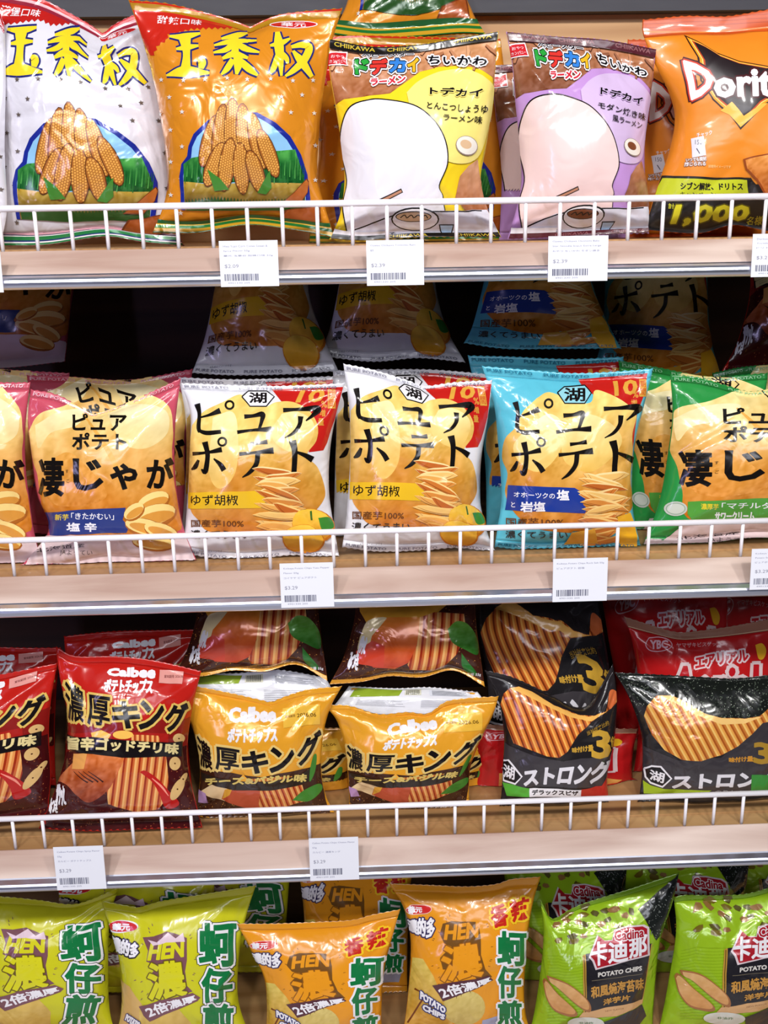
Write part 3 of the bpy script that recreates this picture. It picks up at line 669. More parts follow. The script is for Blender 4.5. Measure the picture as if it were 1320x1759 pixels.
# ---- wide-noodle snack bag, yellow or lilac
def art_noodle(p):
    A = Art(); A.fr(540, 0, 3.518)
    A.P([(40, 220), (1180, 150), (1180, 520), (1080, 470), (1000, 415), (900, 395), (760, 400), (640, 430), (560, 490), (460, 560), (330, 580), (180, 600), (60, 640)],
        potato_fn(60, 190, p['n1'], p['n2'], .13, 70, 9))
    r = np.random.RandomState(2)
    for i in range(46):
        x, y = r.uniform(90, 1080), r.uniform(290, 560); a = r.uniform(0, 3.1)
        if y > 430 and x > 600 or (220 < x < 640 and y > 330): continue
        c, s = math.cos(a) * 42, math.sin(a) * 42
        A.L([(x - c, y - s + 5), (x + s * .1, y + 6), (x + c, y + s + 5)], [14, 24, 14], lerp(p['n2'], (40, 16, 8), np.array(.45)))
        A.L([(x - c, y - s), (x + s * .1, y), (x + c, y + s)], [12, 20, 12], lerp(p['n1'], p['n2'], np.array(r.uniform(-.1, .8))))
    A.P([(560, 560), (620, 500), (700, 455), (800, 425), (930, 420), (1040, 480), (1090, 560), (1050, 760), (985, 950), (840, 985), (700, 900), (600, 720)], p['pale'], smooth=True)
    # plain white dome and table at the foot of the panel
    dome = [(210, 1440), (180, 1250), (205, 1090), (168, 900), (175, 760), (225, 650), (340, 610), (480, 612), (620, 650), (730, 745), (790, 860), (800, 990), (752, 1120), (775, 1200), (740, 1400)]
    A.P([(480 + (x - 480) * 1.022, 1000 + (y - 1000) * 1.02) for x, y in dome], BLK, smooth=True); A.P(dome, p['dome'], smooth=True)
    A.P([(850, 1190), (880, 1060), (930, 1000), (985, 960), (1010, 1100), (1050, 1290), (930, 1290)], potato_fn(270, 370, p['n1'], p['n2'], .2, 40, 5))
    A.P([(230, 1400), (420, 1310), (760, 1270), (1040, 1270), (1120, 1400), (1150, 1450), (80, 1450)], (226, 226, 240)); A.L([(230, 1390), (430, 1315), (560, 1275), (1010, 1275)], 8, BLK)
    A.L([(390, 1222), (530, 1150)], 26, BLK); A.L([(394, 1220), (526, 1153)], 14, (196, 140, 110))
    A.E(610, 1320, 145, 70, BLK); A.E(610, 1322, 136, 62, WHT); A.E(600, 1305, 110, 32, BLK); A.E(600, 1306, 104, 27, p['soup'])
    for k in range(4): A.L([(520 + 42 * k, 1312), (545 + 42 * k, 1296), (560 + 42 * k, 1314)], 6, BLK, smooth=True)
    A.P([(752, 1350), (845, 1350), (832, 1415), (768, 1415)], BLK); A.P([(760, 1356), (838, 1356), (826, 1408), (774, 1408)], (176, 206, 240))
    A.T_('スナック菓子', [(150, 1420), (490, 1395), (500, 1420), (170, 1450)], BLK, bold=1)
    # lettering
    A.R(82, 318, 202, 400, WHT); A.R(90, 326, 195, 394, (206, 40, 48)); A.T_('おやつ', (105, 338, 180, 356), WHT); A.T_('カンパニー', (98, 366, 188, 384), WHT)
    A.T_('ベビースター', [(290, 322), (600, 318), (604, 350), (288, 356)], BLK, bold=2, out=[(6, WHT)])
    for ch, c, b in (('ド', (44, 160, 60), (250, 368, 328, 450)), ('デ', (216, 56, 48), (344, 370, 440, 450)), ('カ', (56, 130, 214), (458, 368, 550, 440)), ('イ', (248, 184, 40), (566, 362, 628, 436))):
        A.T_(ch, b, c, bold=8, out=[(20, WHT), (12, BLK)])
    A.T_('ラーメン', [(345, 478), (552, 462), (548, 505), (345, 522)], (206, 40, 56), bold=4, out=[(11, WHT)])
    A.T_('ちいかわ', [(690, 342), (1040, 352), (1036, 404), (690, 392)], BLK, bold=3, out=[(11, WHT)])
    A.T_(p['t1'], [(700, 532), (1012, 540), (1006, 590), (698, 576)], BLK, bold=3, out=[(8, p['pale'])])
    A.T_(p['t2'], [(682, 622), (1042, 642), (1036, 692), (680, 662)], BLK, bold=1.5)
    A.T_(p['t3'], [(778, 690), (1010, 706), (1004, 752), (776, 730)], BLK, bold=1.5)
    A.E(915, 880, 66, 58, (150, 130, 120), rot=.3); A.E(915, 878, 62, 53, (244, 238, 226), rot=.3); A.E(910, 872, 34, 26, p['soup'], rot=.3)
    A.UV(); A.R(0, 0, 1000, 46, p['cap'])
    for x in (0, 310, 690): A.T_('CHIIKAWA', (x + 30, 12, x + 270, 32), p['capt'], bold=1)
    A.R(0, 968, 1000, 1000, p['cap']); A.R(0, 940, 330, 968, (230, 228, 236))
    for x in (300, 700): A.T_('CHIIKAWA', (x + 30, 976, x + 270, 991), p['capt'])
    return A

# ---- orange tortilla-chip bag
def art_tort():
    A = Art(); A.fr(840, 0, 2.75)
    A.P([(700, 60), (1600, 20), (1600, 130), (1300, 150), (1000, 150), (700, 165)], (206, 84, 24))
    A.L([(720, 150), (1000, 152), (1500, 120)], 10, (232, 120, 40)); 
    for k in range(3): A.L([(700, 96 + 18 * k), (1500, 60 + 18 * k)], 3, (180, 66, 20))
    # flaming black triangle
    o = [(922, 165), (990, 200), (1075, 252), (1180, 290), (1330, 318), (1480, 300), (1560, 360), (1440, 420), (1300, 500), (1192, 612), (1140, 540), (1060, 470), (1000, 380), (985, 270)]
    def sh(P, k, c=(1180, 380)): return [(c[0] + (x - c[0]) * k, c[1] + (y - c[1]) * k) for x, y in P]
    A.P(o, (40, 16, 10)); A.P(sh(o, .95), (250, 160, 30)); A.P(sh(o, .9, (1190, 375)), (255, 214, 110)); A.P(sh(o, .87, (1190, 370)), (196, 70, 20)); A.P(sh(o, .83, (1190, 368)), (34, 22, 26))
    A.P([(1100, 520), (1140, 540), (1192, 600), (1320, 486), (1290, 490), (1205, 548), (1150, 480)], (255, 190, 70))
    for ch, q in (('D', [(925, 288), (1050, 332), (1060, 420), (960, 470)]), ('oritos', [(1060, 345), (1500, 318), (1500, 448), (1075, 458)])):
        A.T_(ch, q, (250, 248, 250), bold=9, out=[(24, (70, 14, 22)), (15, (214, 60, 30))] if ch == 'D' else [(17, (70, 14, 22))])
    A.P([(958, 655), (1020, 640), (1030, 732), (964, 745)], (226, 224, 232)); A.T_('チャック', [(985, 628), (1060, 612), (1062, 634), (988, 650)], WHT, bold=1); A.T_('150', (978, 660, 1012, 682), (80, 80, 100)); A.L([(985, 700), (1000, 725)], 5, (80, 80, 100))
    A.T_('いつでも開封', [(935, 748), (1030, 738), (1032, 758), (935, 765)], WHT, bold=1, out=[(3, (150, 110, 90))]); A.T_('閉じられる', [(930, 768), (1028, 762), (1028, 782), (928, 786)], WHT, bold=1, out=[(3, (150, 110, 90))])
    A.T_('調理例イメージです', (1040, 778, 1150, 792), (250, 220, 150))
    A.P([(820, 830), (1240, 838), (1262, 870), (1500, 880), (1500, 1300), (600, 1300), (740, 1010), (790, 900)], (30, 26, 26))
    A.P([(825, 842), (1222, 848), (1236, 940), (780, 945), (800, 880)], (196, 206, 40)); A.T_('シブン解放、ドリトス', (908, 862, 1202, 896), BLK, bold=2); A.T_('キャンペーン', (905, 906, 1075, 930), BLK, bold=1.5)
    A.T_('計', (848, 960, 880, 985), (214, 214, 50), bold=1)
    A.T_('1,000', [(890, 968), (1240, 970), (1215, 1045), (855, 1066)], (216, 208, 40), bold=8, out=[(13, (90, 84, 14))])
    A.T_('名様', [(1225, 1020), (1300, 1015), (1290, 1060), (1215, 1062)], (180, 170, 40), bold=1)
    A.P([(1205, 750), (1260, 735), (1340, 722), (1480, 700), (1470, 900), (1370, 940), (1300, 925), (1262, 850), (1215, 800)], (150, 70, 22)); A.P([(1215, 755), (1260, 742), (1340, 728), (1480, 706), (1470, 880), (1370, 920), (1305, 912), (1270, 845), (1222, 795)], potato_fn(265, 330, (230, 150, 70), (190, 100, 36), .3, 60))
    return A

# ---- potato chip bags with big katakana
def seal_words(A, word, c, n=3):
    A.UV()
    for i in range(n):
        x = 20 + i * 1000 / n; A.T_(word, (x, 14, x + 1000 / n * .8, 32), c, bold=.8); A.T_(word, (x, 972, x + 1000 / n * .8, 988), c, bold=.8)
def red_corner(A, P, ten, kk):
    A.P(P, (200, 34, 28)); G = (226, 168, 66)
    A.T_('10', ten, G, bold=5)
    x, y, w_ = kk
    A.R(x, y, x + 40 * w_, y + 100 * w_, G); A.T_('期', (x + 5, y + 6, x + 35 * w_, y + 46 * w_), (200, 34, 28)); A.T_('間', (x + 5, y + 52 * w_, x + 35 * w_, y + 92 * w_), (200, 34, 28))
    for i, ch in enumerate('%増量'): A.T_(ch, (x - 34 - i * 8, y + 60 + i * 46, x - 4 - i * 8, y + 96 + i * 46), G, bold=1)
def big_kana(A, d=lambda x, y: (x, y)):
    K = [([(118, 648), (130, 700), (126, 770), (134, 796)], [24, 15, 17, 15]), ([(128, 788), (170, 800), (243, 794)], [12, 18, 16]), ([(132, 720), (184, 706), (238, 684)], [6, 12, 24]),
         ([(362, 716), (410, 712), (458, 704), (454, 740), (440, 784)], [18, 14, 22, 15, 11]), ([(326, 797), (410, 786), (506, 781)], [15, 11, 24]),
         ([(566, 682), (640, 678), (744, 674), (724, 706), (684, 738)], [18, 13, 28, 16, 5]), ([(656, 714), (650, 760), (620, 800), (574, 826)], [22, 16, 13, 4]),
         ([(97, 908), (170, 902), (248, 886)], [15, 11, 22]), ([(160, 846), (174, 920), (162, 1000), (142, 988)], [24, 18, 20, 6]), ([(128, 940), (112, 974), (92, 990)], [10, 18, 6]), ([(205, 934), (240, 964), (260, 994)], [6, 19, 22]),
         ([(396, 858), (440, 853), (484, 846)], [15, 11, 19]), ([(338, 910), (420, 902), (516, 891)], [15, 11, 26]), ([(434, 905), (426, 960), (392, 1004), (354, 1030)], [20, 19, 15, 4]),
         ([(614, 840), (626, 900), (621, 1014)], [30, 22, 20]), ([(628, 896), (680, 916), (718, 938)], [8, 18, 26])]
    for cx, cy in ((286, 656), (250, 846)):
        a = np.linspace(0, 2 * math.pi, 15); K.append((np.stack([cx + 20 * np.cos(a), cy + 20 * np.sin(a)], 1), np.full(15, 8.)))
    A.B([([d(*p) for p in P], np.array(W_, float) * 1.3) for P, W_ in K], (20, 16, 14))
LEMON = potato_fn(680, 900, (250, 226, 150), (226, 158, 56), .09, 34, 3)
def lobes(A, pts, ys, s):
    A.P(pts, potato_fn(ys[0] + 20, ys[1] + 10, (252, 224, 128), (204, 118, 30), .06, 56, s), smooth=True)
def art_yuzu():
    A = Art(); A.fr(300, 480, 3.032)
    red_corner(A, [(505, 572), (900, 560), (860, 720), (775, 890), (700, 900), (700, 700), (560, 640)], [(660, 578), (790, 572), (768, 636), (632, 640)], (798, 572, 1.))
    P = [(92, 760), (150, 690), (250, 640), (340, 600), (400, 640), (470, 665), (530, 640), (620, 640), (700, 685), (745, 760), (738, 840), (690, 915), (745, 980), (780, 1080), (775, 1150), (700, 1240), (600, 1320), (210, 1320), (120, 1250), (78, 1160), (78, 900)]
    lobes(A, P, (670, 900), 3)
    A.P([(560, 700), (640, 690), (720, 740), (720, 820), (660, 900), (560, 880), (500, 800)], potato_fn(700, 790, (254, 238, 170), (240, 190, 90), .08, 20, 8), smooth=True)
    A.P([(200, 720), (300, 690), (330, 800), (320, 1000), (240, 1090), (180, 1000)], potato_fn(700, 860, (255, 240, 176), (236, 182, 80), .08, 20, 12), smooth=True)
    hexlogo(A, [(350, 612), (385, 582), (480, 582), (520, 612), (478, 662), (392, 662)], (388, 590, 480, 645), (24, 20, 20), 7, WHT)
    big_kana(A)
    A.P([(75, 1108), (440, 1100), (480, 1150), (450, 1190), (75, 1192)], (238, 190, 40)); A.T_('ゆず胡椒', (90, 1120, 332, 1176), (30, 22, 12), bold=1.5)
    A.T_('国産芋100%', (88, 1250, 360, 1290), (110, 62, 24), bold=1); A.T_('濃くてうまい', (85, 1305, 395, 1350), (40, 34, 34), bold=1)
    pile(A, 400, 985, 690, 1330, 17, 2, .12)
    A.E(720, 1280, 112, 84, (206, 120, 20), rot=.3); A.E(715, 1275, 106, 78, potato_fn(880, 930, (252, 204, 70), (232, 150, 30), .1, 20), rot=.3); A.E(670, 1350, 110, 74, (214, 128, 24), rot=.1); A.E(668, 1346, 104, 68, potato_fn(900, 950, (252, 206, 76), (230, 146, 30), .1, 20), rot=.1)
    A.P([(745, 1240), (800, 1240), (822, 1290), (770, 1300)], (60, 140, 50), smooth=True); A.L([(708, 1205), (716, 1250)], 9, (60, 110, 40))
    A.T_('※写真はイメージです', (130, 1400, 250, 1414), (130, 130, 150))
    seal_words(A, 'PURE POTATO', (120, 120, 140)); return A
def art_salt():
    A = Art(); A.fr(790, 480, 3.031)
    red_corner(A, [(618, 520), (980, 488), (960, 600), (925, 700), (900, 900), (820, 700), (640, 560)], [(800, 532), (926, 522), (922, 596), (806, 606)], (935, 520, .9))
    lobes(A, [(400, 620), (470, 588), (600, 640), (680, 640), (700, 580), (760, 590), (860, 640), (920, 700), (900, 800), (900, 900), (885, 1040), (890, 1200), (700, 1310), (420, 1300), (300, 1230), (240, 1120), (250, 1010), (222, 930), (235, 830), (290, 770), (330, 690)], (670, 900), 5)
    A.P([(390, 740), (470, 700), (540, 760), (520, 900), (420, 1000), (320, 960), (280, 860)], potato_fn(700, 830, (255, 244, 180), (240, 190, 86), .08, 20, 8), smooth=True)
    A.P([(560, 760), (660, 700), (800, 760), (840, 860), (700, 1000), (560, 960), (530, 860)], potato_fn(700, 840, (255, 244, 180), (240, 186, 80), .08, 20, 18), smooth=True)
    hexlogo(A, [(510, 590), (545, 560), (650, 552), (682, 592), (648, 646), (548, 646)], (545, 566, 650, 636), (24, 20, 20), 7, (150, 214, 226))
    big_kana(A, lambda x, y: (285 + (x - 112) * 1.02, 622 + (y - 632) * 1.05))
    A.P([(255, 1070), (600, 1085), (640, 1110), (655, 1130), (640, 1170), (662, 1190), (650, 1215), (240, 1200)], (34, 60, 150))
    A.T_('オホーツクの', [(285, 1104), (498, 1112), (498, 1142), (285, 1132)], WHT, bold=1); A.T_('塩', (508, 1096, 570, 1148), WHT, bold=2); A.T_('と', (272, 1158, 292, 1186), WHT, bold=1); A.T_('岩塩', (318, 1156, 446, 1208), WHT, bold=2)
    A.T_('国産芋100%', (245, 1240, 540, 1284), (110, 62, 24), bold=1); A.T_('濃くてうまい', (240, 1306, 560, 1345), (40, 34, 34), bold=1)
    pile(A, 605, 1010, 890, 1370, 18, 5, .06)
    A.P([(820, 1230), (880, 1210), (900, 1260), (940, 1400), (820, 1400)], (240, 180, 40)); A.P([(580, 1310), (700, 1290), (720, 1370), (540, 1380)], (238, 176, 60))
    seal_words(A, 'PURE POTATO', (40, 110, 140)); return A
def art_jaga(p):
    A = Art(); A.fr(*p['fr'])
    A.P([(150, 790), (200, 700), (330, 660), (440, 600), (620, 560), (860, 640), (900, 780), (895, 900), (910, 1080), (945, 1300), (640, 1340), (260, 1320), (215, 1150), (195, 1020), (168, 930)], potato_fn(670, 880, (252, 226, 150), (214, 130, 40), .06, 56, 6), smooth=True)
    for q, s in (([(180, 760), (300, 690), (440, 680), (400, 760), (260, 800), (200, 880)], 1), ([(560, 700), (700, 650), (860, 680), (870, 800), (760, 880), (640, 850)], 2), ([(240, 960), (350, 900), (440, 960), (560, 1120), (420, 1180), (280, 1170), (230, 1080)], 3)):
        A.P(q, potato_fn(700, 860, (255, 242, 190), (240, 200, 110), .07, 26, s + 20) if s < 3 else potato_fn(760, 880, (232, 168, 76), (222, 140, 56), .2, 50, 4), smooth=True)
    A.L([(430, 700), (520, 820), (600, 960), (650, 1080)], [6, 20, 26, 5], (236, 176, 80), smooth=True)
    hexlogo(A, [(528, 600), (560, 568), (650, 566), (682, 596), (650, 650), (560, 652)], (565, 580, 650, 632), (24, 20, 20), 7)
    K = (20, 16, 14)
    A.T_('ピュア', (378, 700, 660, 788), K, bold=3); A.T_('ポテト', (380, 800, 660, 886), K, bold=3)
    for ch, b in (('凄', (206, 932, 330, 1128)), ('じ', (385, 935, 536, 1098)), ('ゃ', (578, 962, 712, 1092)), ('が', (766, 932, 900, 1086))): A.T_(ch, b, K, bold=7)
    A.T_('す', (342, 990, 358, 1008), K); A.T_('ご', (344, 1040, 360, 1058), K)
    A.P([(238, 1212), (420, 1200), (655, 1188), (640, 1250), (672, 1290), (660, 1318), (262, 1334), (236, 1280)], p['band'])
    A.T_(p['b1'][0], (288, 1222, 356, 1254), (246, 214, 50), bold=1.5); A.T_(p['b1'][1], (368, 1216, 594, 1252), WHT, bold=1); A.T_(p['b2'], (345, 1268, 502, 1314), WHT, bold=2)
    A.P([(60, 1560), (130, 1440), (215, 1340), (262, 1334), (660, 1330), (960, 1340), (1040, 1420), (1040, 1580)], (236, 214, 216))
    A.T_('北海道産', [(190, 1400), (440, 1372), (440, 1392), (194, 1424)], (60, 50, 60), bold=1.5); A.T_('JAようてい', (310, 1408, 480, 1438), (70, 60, 66))
    if p.get('mark'): A.E(*p['mark'], 40, (200, 206, 196)); A.E(*p['mark'][:2], p['mark'][2] - 7, 33, (150, 170, 150)); A.E(*p['mark'][:2], p['mark'][2] - 11, 28, (206, 212, 200))
    for (cx, cy, rx, ry, ro) in ((800, 1160, 90, 52, -.4), (810, 1230, 112, 60, -.25), (760, 1290, 110, 46, .2), (840, 1310, 90, 44, .3), (800, 1370, 110, 40, .1), (700, 1210, 60, 40, -.6)): chip(A, cx, cy, rx, ry, ro, (252, 222, 140), (224, 156, 66))
    A.UV()
    for i in range(3): A.T_('PURE POTATO', (20 + i * 333, 14, 290 + i * 333, 32), p['sw'], bold=1)
    return A

# ---- ridged chip bags, chilli red and gold
def king_title(A, qs, gold=(226, 190, 96)):
    for ch, q in zip('濃厚キング', qs): A.T_(ch, q, (24, 18, 18), bold=3 if ch in '濃厚' else 9, out=[(20 if ch in '濃厚' else 22, gold)])
def art_chili():
    A = Art(); A.fr(0, 1030, 3.45)
    A.P([(200, 900), (420, 800), (760, 860), (1150, 780), (1200, 1500), (100, 1500)], (70, 16, 18)); specks(A, 110, 860, 1180, 1480, 420, (190, 110, 60), (2, 5), 1)
    A.P([(200, 740), (1200, 700), (1200, 860), (200, 900)], (140, 26, 22))
    A.T_('Calbee', [(640, 412), (925, 398), (918, 462), (640, 448)], WHT, bold=8); A.T_('ポテトチップス', [(622, 474), (912, 468), (905, 552), (615, 546)], WHT, bold=6)
    A.P([(350, 780), (1000, 790), (1000, 850), (350, 850)], (170, 30, 24))
    ridge(A, [(660, 925), (985, 930), (1000, 1080), (985, 1180), (940, 1240), (800, 1260), (640, 1215), (630, 1120)], .12, 46, 'red')
    ridge(A, [(780, 800), (940, 805), (955, 845), (780, 850)], 0, 30, 'red')
    A.P([(335, 1070), (440, 960), (520, 900), (700, 905), (735, 940), (690, 1040), (640, 1130), (540, 1200), (470, 1180), (400, 1100)], potato_fn(1290, 1380, (232, 130, 66), (150, 62, 34), .2, 70, 4), smooth=True)
    for k in range(4): A.L([(440 + 28 * k, 1015), (520 + 30 * k, 1085)], [3, 9], (60, 20, 16))
    A.P([(440, 910), (520, 905), (500, 1000), (430, 1000)], (240, 170, 90)); A.P([(540, 790), (600, 775), (660, 800), (640, 830), (550, 830)], (250, 200, 90)); A.E(730, 800, 60, 26, (250, 196, 90))
    A.P([(828, 1022), (860, 1014), (930, 1060), (1000, 1130), (1062, 1200), (1030, 1232), (980, 1228), (945, 1150), (900, 1080)], (190, 26, 22), smooth=True); A.L([(900, 1060), (960, 1110), (1000, 1160)], [4, 12, 4], (250, 150, 130), smooth=True)
    for cx, cy, rx, ry, ro in ((1036, 970, 34, 40, .2), (1052, 1120, 30, 72, .5), (1060, 820, 34, 30, 0), (1085, 1060, 16, 40, .5)): A.E(cx, cy, rx, ry, (226, 186, 120), rot=ro); A.E(cx, cy, 5, 5, (90, 50, 20))
    king_title(A, [[(378, 480), (492, 545), (498, 730), (414, 715)], [(512, 565), (655, 580), (650, 760), (520, 740)], [(672, 600), (832, 612), (826, 765), (668, 750)], [(835, 600), (978, 590), (955, 770), (825, 765)], [(985, 615), (1118, 610), (1075, 780), (985, 775)]])
    A.P([(405, 796), (560, 815), (740, 832), (900, 842), (1080, 836), (1075, 925), (900, 932), (720, 938), (560, 912), (405, 880)], (22, 16, 18))
    A.T_('旨辛ゴッドチリ味', [(410, 808), (1060, 850), (1050, 915), (410, 882)], (232, 214, 150), bold=5)
    A.T_('ザクッと', [(345, 1090), (385, 1100), (392, 1220), (335, 1215)], WHT, bold=4); A.T_('みつき', [(305, 1170), (345, 1180), (340, 1265), (295, 1262)], WHT, bold=4)
    A.P([(948, 418), (1090, 424), (1080, 500), (944, 492)], (232, 160, 150)); A.T_('賞味期限 2026.06', [(975, 448), (1085, 448), (1085, 466), (975, 466)], (120, 50, 50), bold=1)
    return A
def art_cheese():
    A = Art(); A.fr(270, 1030, 3.45)
    A.P([(190, 1000), (330, 1010), (620, 1050), (900, 1000), (1020, 960), (1040, 1420), (160, 1420)], (66, 34, 20)); specks(A, 170, 1060, 1030, 1400, 260, (196, 140, 70), (2, 5), 2)
    A.T_('Calbee', [(430, 642), (706, 640), (700, 724), (428, 722)], WHT, bold=9); A.T_('ポテトチップス', [(425, 762), (708, 756), (712, 842), (418, 844)], WHT, bold=6)
    A.P([(335, 1090), (430, 1110), (400, 1200), (330, 1180), (250, 1140)], (240, 210, 160)); A.P([(400, 1130), (612, 1130), (600, 1240), (540, 1245), (380, 1190)], (196, 84, 54)); A.P([(400, 1130), (450, 1115), (430, 1160), (385, 1190)], (232, 170, 60))
    ridge(A, [(612, 1130), (860, 1100), (885, 1190), (740, 1230), (600, 1240)], -.4, 34, 'red'); ridge(A, [(540, 1060), (800, 1048), (800, 1080), (540, 1090)], 0, 24, 'gold')
    A.P([(470, 1080), (512, 1032), (548, 1070), (545, 1090)], (250, 180, 60))
    for q in ([(800, 1190), (870, 1130), (960, 1090), (975, 1130), (900, 1190)], [(900, 1030), (925, 930), (945, 930), (935, 1020), (905, 1080)]): A.P(q, (70, 140, 50), smooth=True)
    king_title(A, [[(232, 800), (318, 870), (330, 1010), (262, 990)], [(338, 868), (492, 888), (484, 1015), (350, 1005)], [(510, 895), (655, 892), (655, 1025), (505, 1020)], [(672, 882), (812, 862), (800, 1020), (670, 1022)], [(838, 850), (975, 770), (935, 950), (830, 990)]], (240, 206, 120))
    A.P([(262, 1020), (330, 1045), (430, 1070), (560, 1075), (700, 1072), (850, 1040), (905, 1000), (900, 1075), (830, 1105), (700, 1125), (560, 1130), (430, 1125), (330, 1095), (270, 1065)], (44, 34, 26))
    A.T_('チーズ&バジル味', [(285, 1055), (890, 1035), (880, 1080), (295, 1100)], (226, 200, 110), bold=4)
    A.P([(240, 1120), (290, 1150), (300, 1210), (245, 1200)], (190, 150, 200))
    A.P([(745, 645), (968, 620), (965, 738), (748, 762)], (250, 196, 70)); A.T_('賞味期限', [(758, 686), (818, 682), (818, 700), (758, 702)], (120, 80, 20), bold=1); A.T_('2026.06', [(826, 680), (942, 668), (944, 694), (828, 704)], (110, 76, 20), bold=1)
    return A
def art_cheese_low():
    A = Art(); A.fr(270, 1030, 3.45)
    A.P([(0, -200), (1200, -200), (1200, 520), (0, 520)], (70, 32, 22)); specks(A, 40, -180, 1160, 480, 700, (206, 140, 66), (2, 6), 3)
    A.P([(200, -100), (900, -100), (700, 60), (560, 90), (300, 100)], (236, 168, 50))
    A.P([(262, 190), (310, 90), (420, 75), (380, 170), (300, 230), (250, 260)], (246, 226, 170), smooth=True)
    A.P([(330, 180), (420, 70), (612, 70), (600, 200), (560, 330), (470, 375), (340, 368), (290, 320)], potato_fn(1050, 1130, (246, 150, 50), (206, 70, 36), .06, 30, 3)); A.P([(240, 270), (330, 210), (400, 235), (400, 370), (250, 345)], (216, 70, 46))
    ridge(A, [(612, 70), (700, 40), (880, 50), (890, 150), (830, 290), (760, 365), (700, 385), (560, 380), (540, 350), (590, 240)], .1, 54, 'red')
    for q in ([(775, 140), (830, 95), (900, 110), (960, 190), (965, 290), (880, 260), (800, 215)], [(860, 280), (900, 330), (960, 400), (930, 410), (870, 360)]): A.P(q, potato_fn(1060, 1120, (120, 180, 70), (40, 110, 40), .15, 50, 7), smooth=True)
    A.T_('ザクッと', [(275, 180), (305, 190), (285, 290), (245, 280)], WHT, bold=5); A.T_('みつき', [(215, 270), (255, 280), (250, 385), (190, 375)], WHT, bold=5)
    A.T_('内容量 55g', (880, 398, 985, 420), WHT, bold=1)
    A.UV(); A.R(0, 945, 1000, 1000, (226, 158, 50)); return A
# ---- black ridged chip bags
def strong(A, hx, tq, fs=WHT):
    hexlogo(A, hx[0], hx[1], WHT, 11, (30, 28, 32)); A.T_(tq[0], tq[1], (236, 234, 240), bold=8)
def art_strong():
    A = Art(); A.fr(790, 1030, 3.448)
    A.P([(240, 840), (440, 930), (620, 960), (800, 730), (1000, 620), (1000, 1110), (240, 1110)], (66, 62, 66))
    A.P([(600, 960), (720, 800), (900, 660), (1000, 620), (1000, 900)], (34, 32, 34))
    body = [(243, 620), (262, 560), (300, 525), (350, 515), (430, 545), (560, 625), (700, 680), (800, 688), (870, 665), (885, 600), (890, 550), (915, 535), (936, 560), (930, 610), (900, 650), (780, 725), (700, 800), (640, 900), (590, 938), (520, 932), (430, 900), (320, 850), (285, 760)]
    A.P(body, (150, 70, 30)); ridge(A, body, -.38, 42, 'deep')
    A.P([(300, 528), (350, 516), (430, 546), (560, 626), (700, 682), (800, 690), (870, 668), (780, 722), (640, 690), (480, 610), (380, 560)], (250, 190, 96)); A.P([(880, 640), (890, 550), (915, 536), (936, 560), (925, 610), (900, 648)], (214, 110, 60), smooth=True)
    A.T_('3', (786, 776, 890, 936), (214, 168, 60), bold=9); A.T_('味付け量', [(665, 878), (792, 862), (794, 898), (668, 908)], (210, 164, 60), bold=2); A.T_('当社従来比約', [(750, 780), (880, 715), (886, 742), (758, 806)], (170, 132, 50), bold=1); A.T_('倍', (893, 810, 930, 870), (210, 164, 60), bold=3)
    strong(A, ([(236, 950), (290, 950), (370, 1050), (330, 1092), (262, 1070), (240, 1010)], [(262, 970), (330, 1000), (325, 1070), (262, 1050)]), ('ストロング', [(380, 1010), (905, 945), (850, 1085), (385, 1105)]))
    A.P([(255, 1080), (420, 1120), (415, 1165), (280, 1160)], (90, 180, 60)); A.P([(415, 1118), (720, 1122), (715, 1165), (412, 1165)], WHT); A.P([(718, 1120), (840, 1100), (870, 1040), (880, 1165), (715, 1165)], (200, 50, 40)); A.T_('デラックスピザ', (430, 1128, 700, 1155), (40, 36, 40), bold=2)
    return A
def art_nori():
    A = Art(); A.fr(1020, 1030, 3.45)
    A.P([(80, 380), (1300, 380), (1300, 760), (800, 720), (500, 600), (330, 640), (200, 560)], (26, 30, 27)); specks(A, 110, 390, 1280, 700, 900, (96, 108, 92), (2, 7), 4); specks(A, 110, 390, 1280, 700, 260, (190, 196, 180), (2, 5), 5)
    A.P([(280, 860), (500, 950), (760, 940), (1000, 720), (1300, 640), (1300, 1140), (280, 1140)], (62, 58, 62))
    body = [(300, 690), (318, 630), (380, 572), (470, 570), (560, 615), (660, 675), (760, 700), (900, 705), (980, 690), (1040, 640), (1110, 560), (1160, 600), (1140, 700), (1000, 730), (940, 800), (860, 870), (760, 925), (640, 958), (520, 945), (420, 890), (345, 800)]
    A.P(body, (150, 80, 34)); ridge(A, body, -.5, 44, 'gold')
    A.P([(380, 574), (470, 572), (560, 616), (660, 676), (760, 702), (900, 707), (1000, 690), (900, 735), (760, 740), (600, 680), (480, 610)], (252, 206, 124))
    A.T_('味付け量', [(805, 938), (950, 930), (950, 962), (806, 966)], (216, 150, 50), bold=2); A.T_('3', (955, 850, 1050, 970), (180, 140, 50), bold=8)
    strong(A, ([(302, 1000), (345, 985), (400, 990), (462, 1060), (410, 1110), (340, 1085), (310, 1050)], [(335, 1005), (425, 1030), (415, 1090), (335, 1065)]), ('ストロング', [(472, 1038), (1120, 1015), (1090, 1110), (470, 1120)]))
    A.P([(295, 1070), (340, 1100), (420, 1122), (700, 1130), (660, 1150), (300, 1150)], (170, 200, 40)); A.P([(940, 1040), (1100, 1030), (1100, 1150), (930, 1150)], (60, 150, 60))
    A.T_('のりしお', (720, 1130, 900, 1150), (200, 200, 200))
    return A
